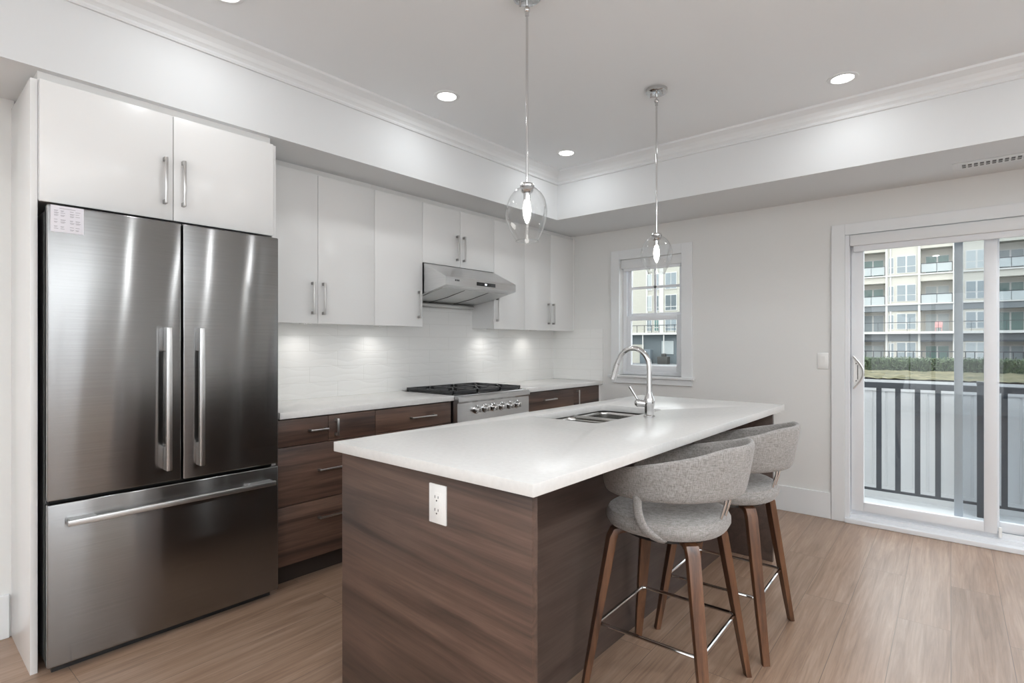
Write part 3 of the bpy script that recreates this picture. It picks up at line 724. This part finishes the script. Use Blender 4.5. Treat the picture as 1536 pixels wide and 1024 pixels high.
# quartz top with cutout
bm = bmesh.new()
def rrect(x0, x1, y0, y1, r, n=5):
    out = []
    for cx, cy, a in ((x1 - r, y1 - r, 0), (x0 + r, y1 - r, 90), (x0 + r, y0 + r, 180), (x1 - r, y0 + r, 270)):
        for k in range(n + 1):
            t_ = math.radians(a + 90 * k / n); out.append((cx + r * math.cos(t_), cy + r * math.sin(t_)))
    return out
outer = [(IX1, IY1), (IX0, IY1), (IX0, IY0), (IX1, IY0)]
inner = rrect(cu[0][0], cu[0][1], cu[1][0], cu[1][1], .035)
n = 6
for z, flip in ((.900, False), (.866, True)):
    vo = [bm.verts.new((x, y, z)) for x, y in outer]; vi = [bm.verts.new((x, y, z)) for x, y in inner]
    if z == .900: To, Ti = vo, vi
    else: Bo, Bi = vo, vi
    for q in range(4):
        arc = vi[q * n:(q + 1) * n]
        f = [vo[q]] + arc[::-1]; bm.faces.new(f if not flip else f[::-1])
        nx = vi[((q + 1) * n) % (4 * n)]
        f = [vo[q], arc[-1], nx, vo[(q + 1) % 4]]; bm.faces.new(f[::-1] if not flip else f)
for V0, V1 in ((To, Bo), (Ti, Bi)):
    for i in range(len(V0)): bm.faces.new((V0[i], V0[(i + 1) % len(V0)], V1[(i + 1) % len(V1)], V1[i]))
bmesh.ops.recalc_face_normals(bm, faces=bm.faces)
es = [e for e in bm.edges if len(e.link_faces) == 2 and e.calc_face_angle(0) > 1.2]
bmesh.ops.bevel(bm, geom=es, offset=.002, segments=2, profile=.5, affect='EDGES')
mb = MB(); mb.bm.free(); mb.bm = bm
o = mb.build('island_countertop', M['quartz']); tag(o, 'large white quartz countertop on the walnut island', 'countertop')
# sink
sk = thing('kitchen_sink', 'stainless undermount double bowl sink set in the island', 'sink', (-1.447, 2.385, .866))
def bowl(y0, y1, depth):
    x0, x1 = cu[0][0] - .006, cu[0][1] + .006
    b = MB(); levels = [(0, 0, .035), (.0, -.02, .035), (.006, -depth + .03, .045), (.03, -depth + .004, .05), (.06, -depth, .05)]
    rings = []
    for ins, z, r in levels:
        rings.append([b.bm.verts.new((x - sk.location.x, y - sk.location.y, z - .0012)) for x, y in rrect(x0 + ins, x1 - ins, y0 + ins, y1 - ins, r)])
    for a_, c_ in zip(rings, rings[1:]):
        for i in range(len(a_)): b.bm.faces.new((a_[i], a_[(i + 1) % len(a_)], c_[(i + 1) % len(a_)], c_[i]))
    b.bm.faces.new(rings[-1])
    o = b.build('bowl', M['steel_sink'], sk)
    md = o.modifiers.new('th', 'SOLIDIFY'); md.thickness = .0012; md.offset = 0
    MB().lathe([(.0005, .004), (.030, .004), (.042, .002), (.045, 0)], ((x0 + x1) / 2 - sk.location.x, (y0 + y1) / 2 - sk.location.y, -depth - .0005), 24).build('drain', M['chrome'], sk)
bowl(cu[1][0] - .006, 2.400, .17); bowl(2.426, cu[1][1] + .006, .21)
MB().box(cu[0][0] - sk.location.x + .001, cu[0][1] - sk.location.x - .001, 2.398 - 2.385, 2.428 - 2.385, -.016, .004, bev=.005).build('divider', M['steel_sink'], sk)
# faucet
fc = thing('kitchen_faucet', 'chrome gooseneck pull-down faucet standing behind the island sink', 'faucet', (-1.190, 2.405, .900))
MB().lathe([(.0005, .001), (.027, .001), (.027, .006), (.022, .010), (.022, .048), (.026, .060), (.027, .075), (.024, .090), (.017, .104), (.0135, .120), (.0005, .121)], seg=28).build('base', M['chrome'], fc)
arch = [(0, 0, .11), (0, 0, .16), (0, 0, .20), (0, 0, .235)]
for k in range(1, 15):
    a = PI * k / 16; arch.append((-.085 + .085 * math.cos(a), 0, .235 + .092 * math.sin(a)))
arch += [(-.176, 0, .245)]
MB().tube(arch, .0125, 16).build('spout', M['chrome'], fc)
MB().tube([(-.173, 0, .252), (-.180, 0, .230), (-.188, 0, .205), (-.196, 0, .175)], .014, 16, scales=[1.0, 1.05, 1.1, 1.2]).cyl((-.196, 0, .175), (-.197, 0, .172), .014).build('spray_head', M['chrome'], fc)
hb = MB().cyl((-.018, -.012, .062), (-.040, -.027, .066), .017, .019).sphere((-.042, -.028, .066), .0195).build('valve', M['chrome'], fc)
MB().tube([(-.044, -.029, .078), (-.058, -.036, .105), (-.078, -.046, .142)], .0062, 12, scales=[.8, 1, 1.15]).sphere((-.078, -.046, .142), .007).build('lever', M['chrome'], hb)
# island outlet
t = thing('power_outlet', 'white double power outlet on the near end panel of the island', 'outlet', (-1.2145, PY0, .7745))
MB().box(-.037, .037, -.006, 0, -.058, .058, bev=.002).build('cover_plate', M['wplast'], t)
MB().box(-.017, .017, -.0085, -.006, -.035, .035, bev=.001).build('receptacle', M['wplast'], t)
b = MB()
for zc in (-.019, .019):
    b.box(-.008, -.006, -.0092, -.0084, zc - .001, zc + .007); b.box(.006, .008, -.0092, -.0084, zc - .001, zc + .006); b.cyl((0, -.0084, zc - .008), (0, -.0092, zc - .008), .0025, seg=10)
b.build('slots', M['slot'], t)

# ------------------------------------------------------------------ bar stools
def sup(r, a, n=2.6):
    c, s_ = math.cos(a), math.sin(a)
    return r / ((abs(c) ** n + abs(s_) ** n) ** (1 / n))
def make_stool(x, y, rz, label):
    t = thing('bar_stool', label, 'bar stool', (x, y, 0), 'grey upholstered bar stools at the island', rz)
    # seat cushion
    b = MB(); rings = []
    for r, z in ((.001, .583), (.12, .583), (.185, .585), (.205, .594), (.215, .612), (.215, .628), (.206, .646), (.185, .657), (.13, .663), (.06, .664), (.001, .664)):
        rings.append([b.bm.verts.new((sup(r, 2 * PI * i / 40, 2.3) * math.cos(2 * PI * i / 40), sup(r, 2 * PI * i / 40, 2.3) * math.sin(2 * PI * i / 40), z)) for i in range(40)])
    for a_, c_ in zip(rings, rings[1:]):
        for i in range(40): b.bm.faces.new((a_[i], a_[(i + 1) % 40], c_[(i + 1) % 40], c_[i]))
    b.build('seat', M['fabric'], t)
    MB().cyl((0, 0, .566), (0, 0, .584), .16, seg=28).build('seat_plate', M['black'], t)
    # wrap-around back
    b = MB(); cols = 44; rings = []; A = math.radians(152)
    for i in range(cols + 1):
        ph = -A + 2 * A * i / cols; ab = abs(ph)
        k = min(1, max(0, (ab - .45) / (A - .45))); k = k if k > .15 else k * k / .3 + .075 * (k > 0) * (k / .15)
        zt = .915 - .135 * k; zb = .730 - .022 * k
        e = max(0, (ab - (A - .09)) / .09)           # rounded front corners
        sh = 1 - (1 - math.sqrt(max(0, 1 - e * e))) * .75
        zm = (zt + zb) / 2; zt = zm + (zt - zm) * sh; zb = zm + (zb - zm) * sh
        th = .026 * (1 - .35 * e)
        ring = []
        S = [(0, .12), (0, .5), (0, .88), (.18, .97), (.5, 1.0), (.82, .97), (1, .88), (1, .5), (1, .12), (.82, .03), (.5, 0), (.18, .03)]
        for u, v_ in S:
            z = zb + (zt - zb) * v_
            flare = .243 + .034 * ((z - .72) / .195)
            r = flare - th + th * u
            rr = r * (1 + .03 * math.cos(2 * ph))
            ring.append(b.bm.verts.new((.018 + rr * math.cos(ph), rr * math.sin(ph), z)))
        rings.append(ring)
    for a_, c_ in zip(rings, rings[1:]):
        for i in range(12): b.bm.faces.new((a_[i], a_[(i + 1) % 12], c_[(i + 1) % 12], c_[i]))
    b.bm.faces.new(rings[0]); b.bm.faces.new(rings[-1])
    b.build('backrest', M['fabric'], t, sub=1)
    for s_ in (-1, 1):
        pts = [(-.012, s_ * .226, .765), (-.014, s_ * .228, .715), (-.008, s_ * .230, .67), (.010, s_ * .228, .63), (.038, s_ * .210, .600), (.075, s_ * .175, .582)]
        MB().sweep(pts, [(-.008, -.017), (.008, -.017), (.009, 0), (.008, .017), (-.008, .017), (-.009, 0)], ups=(1, 0, 0.35)).build('arm_support', M['fabric'], t, sub=1)
        MB().tube([(.222, s_ * .024, .745), (.216, s_ * .024, .70), (.196, s_ * .024, .63), (.17, s_ * .024, .575)], .005, 10).build('brace', M['chrome'], t)
    # legs
    tp, ft = .145, .222
    for sx in (-1, 1):
        for sy in (-1, 1):
            d = Vector((sx, sy, 0)).normalized()
            pts = [Vector((sx * .09, sy * .09, .574)), Vector((sx * .125, sy * .125, .575)), Vector((sx * .1425, sy * .1425, .568)), Vector((sx * .150, sy * .150, .545))]
            for k in range(1, 6):
                f = k / 5; pts.append(Vector((sx * (.150 + (ft - .150) * f), sy * (.150 + (ft - .150) * f), .545 * (1 - f))))
            pts[-1].z = .001
            sc = [(1.0, .6), (1.0, .8), (1.0, 1), (1.0, 1.05), (.97, 1.05), (.90, 1.0), (.82, .92), (.72, .85), (.60, .78)]
            w_, h_ = .023, .0125
            b = MB(); prevr = None
            for i, p in enumerate(pts):
                if i == 0: tg = pts[1] - pts[0]
                elif i == len(pts) - 1: tg = pts[-1] - pts[-2]
                else: tg = pts[i + 1] - pts[i - 1]
                tg.normalize(); bb = Vector((-d.y, d.x, 0)); nn = tg.cross(bb).normalized()
                if i == len(pts) - 1: nn = d * (-1 if nn.dot(d) < 0 else 1)
                ws, hs = w_ * sc[i][0], h_ * sc[i][1]
                c_ = .25
                ring = [b.bm.verts.new(p + bb * (q[0] * ws) + nn * (q[1] * hs)) for q in ((-1, -.7), (-.93, -1), (.93, -1), (1, -.7), (1, .7), (.93, 1), (-.93, 1), (-1, .7))]
                if prevr:
                    for q in range(8): b.bm.faces.new((prevr[q], prevr[(q + 1) % 8], ring[(q + 1) % 8], ring[q]))
                else: b.bm.faces.new(ring[::-1])
                prevr = ring
            b.bm.faces.new(prevr)
            b.build('leg', M['leg_wood'], t)
    q = .187; z = .235; c = .022; P4 = []
    for k in range(4):
        cx, cy = (q - c, q - c) if k == 0 else (-(q - c), q - c) if k == 1 else (-(q - c), -(q - c)) if k == 2 else (q - c, -(q - c))
        for j in range(5):
            a = PI / 2 * k + PI / 2 * j / 4; P4.append((cx + c * math.cos(a), cy + c * math.sin(a), z))
    MB().tube(P4, .0065, 10, closed=True).build('footrest', M['chrome'], t)
    return t
s1 = make_stool(-.870, 1.905, math.radians(2), 'grey fabric bar stool with walnut legs, the nearer of the two at the island')
s2 = copy_tree(s1); s2.location = (-.853, 2.462, 0); s2.rotation_euler = (0, 0, math.radians(2)); s2['label'] = 'grey fabric bar stool with walnut legs, the farther of the two at the island'

# ------------------------------------------------------------------ outside: balcony
m_ = mat('balcony_membrane', srgb(205, 208, 210), 0.5)
struct('balcony_deck', B(-2.2, 2.6, WY + .15, 6.35, -.34, -.21), m_)
struct('exterior_sill', B(-.72, 1.14, WY + .15, WY + .25, -.05, .0), M['vinyl'])
r = thing('balcony_railing', 'black metal balcony railing with vertical pickets outside the glass door', 'railing', (0, 6.1, -.21))
MB().box(-2.0, 2.4, -.022, .022, 1.045, 1.10, bev=.004).build('top_rail', M['rail'], r)
MB().box(-2.0, 2.4, -.012, .012, .085, .105).build('bottom_rail', M['rail'], r)
for i in range(-9, 22):
    x = -.695 + i * .1452
    if i in (-6, 5, 16): MB().box(x - .03, x + .03, -.085, -.024, 0, 1.115, bev=.003).build('post', M['rail'], r); MB().box(x - .033, x + .033, -.09, -.02, 1.115, 1.14, bev=.004).build('post_cap', M['rail'], r); continue
    MB().box(x - .02, x + .02, -.012, .012, .105, 1.045).build('picket', M['rail'], r)
m_ = mat('white_fence_board', srgb(215, 216, 217), 0.6)
b = MB(); x = -2.1
while x < 2.5:
    b.box(x, x + .088, 6.24, 6.258, -.17, .828, bev=.004); b.box(x + .088, x + .104, 6.246, 6.252, -.17, .828); x += .104
b.box(-2.1, 2.5, 6.225, 6.262, -.21, -.10); b.box(-2.1, 2.5, 6.232, 6.262, .80, .835)
o = b.build('white_fence', m_, smooth=False); tag(o, 'low white board fence directly behind the black balcony railing', 'fence')

# ------------------------------------------------------------------ outside: ground and far building
m_ = mat('asphalt', srgb(176, 178, 178), 0.9); v = coords(m_); L(m_, ramp(m_, noise(m_, v, 3, 6), [(0.3, srgb(100, 102, 104)), (0.7, srgb(122, 124, 125))]), P(m_).inputs['Base Color'])
struct('ground', B(-80, 60, 6.5, 90, -1.7, -1.5), m_)
m_ = mat('verge_grass', srgb(140, 140, 90), 0.95); v = coords(m_, (1, 3, 1)); L(m_, ramp(m_, noise(m_, v, 1.0, 6, .8), [(0.38, srgb(40, 46, 26)), (0.5, srgb(80, 78, 50)), (0.6, srgb(122, 114, 88))]), P(m_).inputs['Base Color'])
b = MB()
random.seed(3); nx, ny = 90, 8
g = [[b.bm.verts.new((-20 + 32 * i / nx, 50 + 9.5 * j / ny, -1.46 + .12 * random.random() + .03 * j)) for j in range(ny + 1)] for i in range(nx + 1)]
for i in range(nx):
    for j in range(ny): b.bm.faces.new((g[i][j], g[i + 1][j], g[i + 1][j + 1], g[i][j + 1]))
o = b.build('grass_verge', m_); tag(o, 'strip of patchy grass in front of the hedge', 'grass', kind='stuff')
m_ = mat('hedge_leaves', srgb(60, 90, 52), 0.7); v = coords(m_); L(m_, ramp(m_, noise(m_, v, 5, 6, .75), [(0.35, srgb(26, 40, 24)), (0.5, srgb(48, 68, 42)), (0.68, srgb(92, 108, 70))]), P(m_).inputs['Base Color'])
b = MB()
nx, nz = 360, 12
def hv(i, s_, k):
    x = -20 + 30 * i / nx
    P_ = [(-.0, -1.5), (-.05, -.9), (0, -.3), (.12, -.1), (.6, -.05), (1.1, -.1), (1.3, -1.5)]
    y, z = P_[k]
    return (x, 60 + y + random.uniform(-.14, .14), z + (random.uniform(-.09, .07) if k not in (0, 6) else 0))
g = [[b.bm.verts.new(hv(i, 0, k)) for k in range(7)] for i in range(nx + 1)]
for i in range(nx):
    for k in range(6): b.bm.faces.new((g[i][k], g[i + 1][k], g[i + 1][k + 1], g[i][k + 1]))
b.bm.faces.new(g[0][::-1]); b.bm.faces.new(g[-1])
# leaf clusters
for i in range(5200):
    x = random.uniform(-20, 10); z = random.uniform(-1.45, 0); y = 60 + random.uniform(-.28, -.02) if z < -.12 else 60 + random.uniform(-.1, 1.2)
    if z >= -.12: z = random.uniform(-.1, .06)
    s_ = random.uniform(.05, .11); c = Vector((x, y, z)); u = Vector((random.gauss(0, 1), random.gauss(0, 1), random.gauss(0, 1))).normalized(); q = u.orthogonal().normalized()
    p = [b.bm.verts.new(c + u * s_), b.bm.verts.new(c + q * s_ * .6), b.bm.verts.new(c - u * s_), b.bm.verts.new(c - q * s_ * .6)]; b.bm.faces.new(p)
o = b.build('hedge', m_, smooth=False); tag(o, 'long clipped green hedge across the lane, seen through the glass door', 'hedge')
# far low fence
m_ = M['rail']
t = thing('patio_fence', 'black picket fence of the ground floor patios behind the hedge', 'fence', (0, 62.5, -1.5))
MB().box(-20, 10, -.03, .03, 1.98, 2.06).box(-20, 10, -.03, .03, 1.1, 1.16).build('rails', m_, t, smooth=False)
b = MB(); x = -20
pk = []
while x < 10: b.box(x, x + .07, -.02, .02, 0, 2.0); x += .62
o = b.build('pickets', m_, t, smooth=False)

FYB = 72.0
cream = mat('cream_cladding', srgb(190, 186, 175), 0.8); v = coords(cream, (0.2, 1, 14)); bump(cream, noise(cream, v, 1), .3, .02)
greyc = mat('blue_grey_cladding', srgb(106, 112, 115), 0.7); whitec = mat('white_facade_trim', srgb(196, 195, 191), 0.6)
dark = mat('balcony_soffit', srgb(196, 192, 182), 0.8)
glz = mat('facade_window_glass', srgb(128, 138, 142), 0.35); 
blind = mat('facade_window_blinds', srgb(165, 172, 172), 0.5)
glt = mat('facade_green_glass', srgb(88, 118, 112), 0.2)
bd = thing('apartment_building', 'long cream and grey apartment block with balconies across the lane', 'building', (-14, FYB, -1.5))
ox, oy, oz = -14, FYB, -1.5
def bb(mb, x0, x1, y0, y1, z0, z1): return mb.box(x0 - ox, x1 - ox, y0 - oy, y1 - oy, z0 - oz, z1 - oz)
period = 5.75; c0 = -3.17; cs = [c0 + period * k for k in range(-3, 3)]
rec = [(c - 1.35, c + 1.30) for c in cs]
xa, xb = cs[0] - 3.4, cs[-1] + 4.4
floors = [(-1.5, 1.45, 2.30), (2.50, 4.75, 5.40), (5.45, 7.85, 8.55), (8.70, 11.3, 12.1), (12.2, 14.4, 15.2)]   # floor, opening top, band top
b = MB(); g_ = MB()
# piers between recesses
edges = [xa] + [e for r_ in rec for e in r_] + [xb]
for i in range(0, len(edges), 2): bb(b, edges[i], edges[i + 1], FYB, FYB + 3, -1.5, 15.4)
for (z0, zt, z1) in floors[2:]:
    for r_ in rec: bb(b, r_[0], r_[1], FYB, FYB + 3, zt, z1 + .15 if z1 < 15 else 15.4)
    for r_ in rec: bb(b, r_[0], r_[1], FYB, FYB + 3, z0 - .15, z0)
b.build('wall', cream, bd, smooth=False)
bb(MB(), xa - .3, xb + .3, FYB - .6, FYB + 10, 15.4, 15.9).build('roof', whitec, bd, smooth=False)
bb(MB(), xa, xb, FYB + 1.6, FYB + 9, -1.5, 15.4).build('core', dark, bd, smooth=False)
b = MB(); bb(b, xa, xb, FYB - .12, FYB + 1.55, 1.50, 2.28); bb(b, xa, xb, FYB - .12, FYB + 1.55, 4.75, 5.40); b.build('grey_band', greyc, bd, smooth=False)
b = MB(); bb(b, xa, xb, FYB - .9, FYB + 1.5, 2.28, 2.52); bb(b, xa, xb, FYB - .25, FYB + 1.5, 5.38, 5.50)
for z in (8.52, 12.0): bb(b, xa, xb, FYB - .18, FYB, z, z + .13)
for r_ in rec: bb(b, r_[0] - .22, r_[0] - .02, FYB - .16, FYB, -1.5, 15.4); bb(b, r_[1] + .02, r_[1] + .22, FYB - .16, FYB, -1.5, 15.4); bb(b, r_[1] + .42, r_[1] + .55, FYB - .1, FYB, -1.5, 15.4)
b.build('trim', whitec, bd, smooth=False)
def fwin(x0, x1, z0, z1, y, panes, mt, sill=.38):
    b = MB(); bb(b, x0, x1, y - .06, y, z0, z1)
    f = b.build('window', whitec, bd, smooth=False)
    p = MB(); n_ = panes; wv_ = (x1 - x0) / n_
    for i in range(n_):
        zz = z0 + (z1 - z0) * sill if sill else z0
        bb(p, x0 + i * wv_ + .07, x0 + (i + 1) * wv_ - .07, y - .075, y - .058, zz + .05, z1 - .08)
        if sill: bb(p, x0 + i * wv_ + .07, x0 + (i + 1) * wv_ - .07, y - .075, y - .058, z0 + .07, zz - .02)
    p.build('pane', mt, f, smooth=False)
wz = [(-.35, 1.40), (2.75, 4.5), (5.75, 7.6), (8.8, 10.7), (12.4, 14.1)]
random.seed(11)
for ci, c in enumerate(cs):
    for fi, (z0, z1) in enumerate(wz):
        mt = random.choice([glz, glz, blind, glt]) if fi in (1,) else random.choice([glz, blind, glz])
        fwin(c - 3.45, c - 1.72, z0, z1, FYB, 2, mt)
        if fi < 4: fwin(c - 4.18, c - 3.66, z0, z1 - .1, FYB, 1, glz)
        # recess back window
        rz0 = floors[fi][0] if fi else -.9
        fwin(c - 1.05, c + 1.0, rz0 + .05, rz0 + 1.95, FYB + 1.58, 2, random.choice([blind, glz, glt]), sill=0)
        if fi >= 2:
            b = MB(); bb(b, c - 1.33, c + 1.28, FYB - .04, FYB, rz0 + .95, rz0 + 1.02); 
            for xx in (c - 1.33, c - .02, c + 1.24): bb(b, xx, xx + .04, FYB - .04, FYB, rz0, rz0 + .98)
            rl = b.build('balcony_rail', M['rail'], bd, smooth=False)
            bb(MB(), c - 1.28, c + 1.22, FYB - .02, FYB - .01, rz0 + .08, rz0 + .93).build('glass_guard', blind, rl, smooth=False)
b = MB(); bb(b, xa, xb, FYB - .88, FYB - .84, 3.46, 3.52)
x = xa
while x < xb: bb(b, x, x + .04, FYB - .88, FYB - .84, 2.52, 3.5); x += 2.6
b.build('terrace_rail', M['rail'], bd, smooth=False)
b = MB()
for c in cs: bb(b, c - 1.30, c + 1.25, FYB - .3, FYB - .1, 1.45, 1.62)
b.build('awning', mat('navy_awning', srgb(50, 58, 66), .7), bd, smooth=False)
# pink chair on the terrace
t = thing('terrace_chair', 'small pink chair on the second floor terrace of the far building', 'chair', (-3.0, FYB - .35, 2.52))
pk_ = mat('pink_plastic', srgb(196, 150, 148), .6)
MB().box(-.3, .3, -.3, .3, .36, .46, bev=.03).build('seat', pk_, t); MB().box(-.32, .32, .24, .34, .45, 1.05, bev=.04).build('backrest', pk_, t)
for sx in (-1, 1):
    for sy in (-1, 1): MB().cyl((sx * .26, sy * .26, 0), (sx * .24, sy * .24, .37), .03, seg=8).build('leg', pk_, t)

# pale house at the left end of the lane, seen through the small window
HY = 70.0
hs = thing('siding_house', 'pale sided house with slate lower storey seen through the small window', 'building', (-36, HY, -2.0))
ox, oy, oz = -36, HY, -2.0
siding = mat('pale_lap_siding', srgb(176, 174, 163), 0.8); v = coords(siding, (1, 1, 1)); wvn = N(siding, 'ShaderNodeTexWave', bands_direction='Z'); wvn.inputs['Scale'].default_value = 1.6; L(siding, v, wvn.inputs['Vector']); bump(siding, wvn.outputs[0], .4, .03)
slate = mat('slate_lower_cladding', srgb(92, 102, 106), 0.7)
bb(MB(), -46, -29.5, HY, HY + 1.9, 2.5, 18).build('wall', siding, hs, smooth=False)
bb(MB(), -46, -29.5, HY + .3, HY + 1.9, -2, 2.5).build('lower_wall', slate, hs, smooth=False)
b = MB(); bb(b, -46, -29.5, HY - .7, HY, 2.45, 2.75); bb(b, -35.1, -34.85, HY - .1, HY, 2.7, 18); bb(b, -33.1, -32.5, HY - .12, HY, 2.7, 18); bb(b, -46, -29.5, HY - .08, HY, 5.0, 5.2)
for xx in (-38.4, -35.4, -32.3): bb(b, xx, xx + .12, HY - .6, HY - .5, -2, 2.45)
b.build('trim', whitec, hs, smooth=False)
def hwin(x0, x1, z0, z1, mt):
    f = bb(MB(), x0, x1, HY - .08, HY, z0, z1).build('window', whitec, hs, smooth=False)
    p = MB(); xm = (x0 + x1) / 2
    for a, c_ in ((x0 + .1, xm - .04), (xm + .04, x1 - .1)): bb(p, a, c_, HY - .1, HY - .07, z0 + .6, z1 - .1); bb(p, a, c_, HY - .1, HY - .07, z0 + .1, z0 + .5)
    p.build('pane', mt, f, smooth=False)
for z0, z1, ms in ((8.6, 10.9, (blind, glz, glz)), (5.7, 7.9, (blind, slate, slate)), (11.7, 14, (glz, glz, glz)), (2.9, 4.7, (glz, glt, glz))):
    hwin(-35.0, -34.2, z0, z1, ms[0]); hwin(-33.9, -33.15, z0, z1, ms[1]); hwin(-32.3, -30.6, z0, z1, ms[2])
b = MB(); bb(b, -46, -29.5, HY - .68, HY - .62, 3.7, 3.78)
for k in range(14): bb(b, -45 + 1.1 * k, -44.95 + 1.1 * k, HY - .68, HY - .62, 2.75, 3.75)
b.build('terrace_rail', M['rail'], hs, smooth=False)
bb(MB(), -37.6, -35.6, HY + .2, HY + .31, -1.9, 1.1).build('garage_door', siding, hs, smooth=False)
bb(MB(), -32.9, -31.2, HY + .2, HY + .31, -.2, 1.6).build('blind_window', blind, hs, smooth=False)
o = MB().box(-35.3, -33.7, HY - 1.6, HY - .7, -1.5, .45, bev=.08).build('storage_bin', mat('bin_grey', srgb(88, 98, 104), .6)); tag(o, 'big grey storage bin in front of the sided house, seen through the small window', 'bin')
o = MB().box(-32.7, -31.2, HY - 1.7, HY - .8, -1.5, -.5, bev=.1).box(-32.2, -31.6, HY - 1.5, HY - 1.0, -.55, -.1, bev=.1).build('covered_grill', mat('dark_cover', srgb(48, 48, 46), .7)); tag(o, 'dark covered patio grill right of the grey storage bin', 'grill')
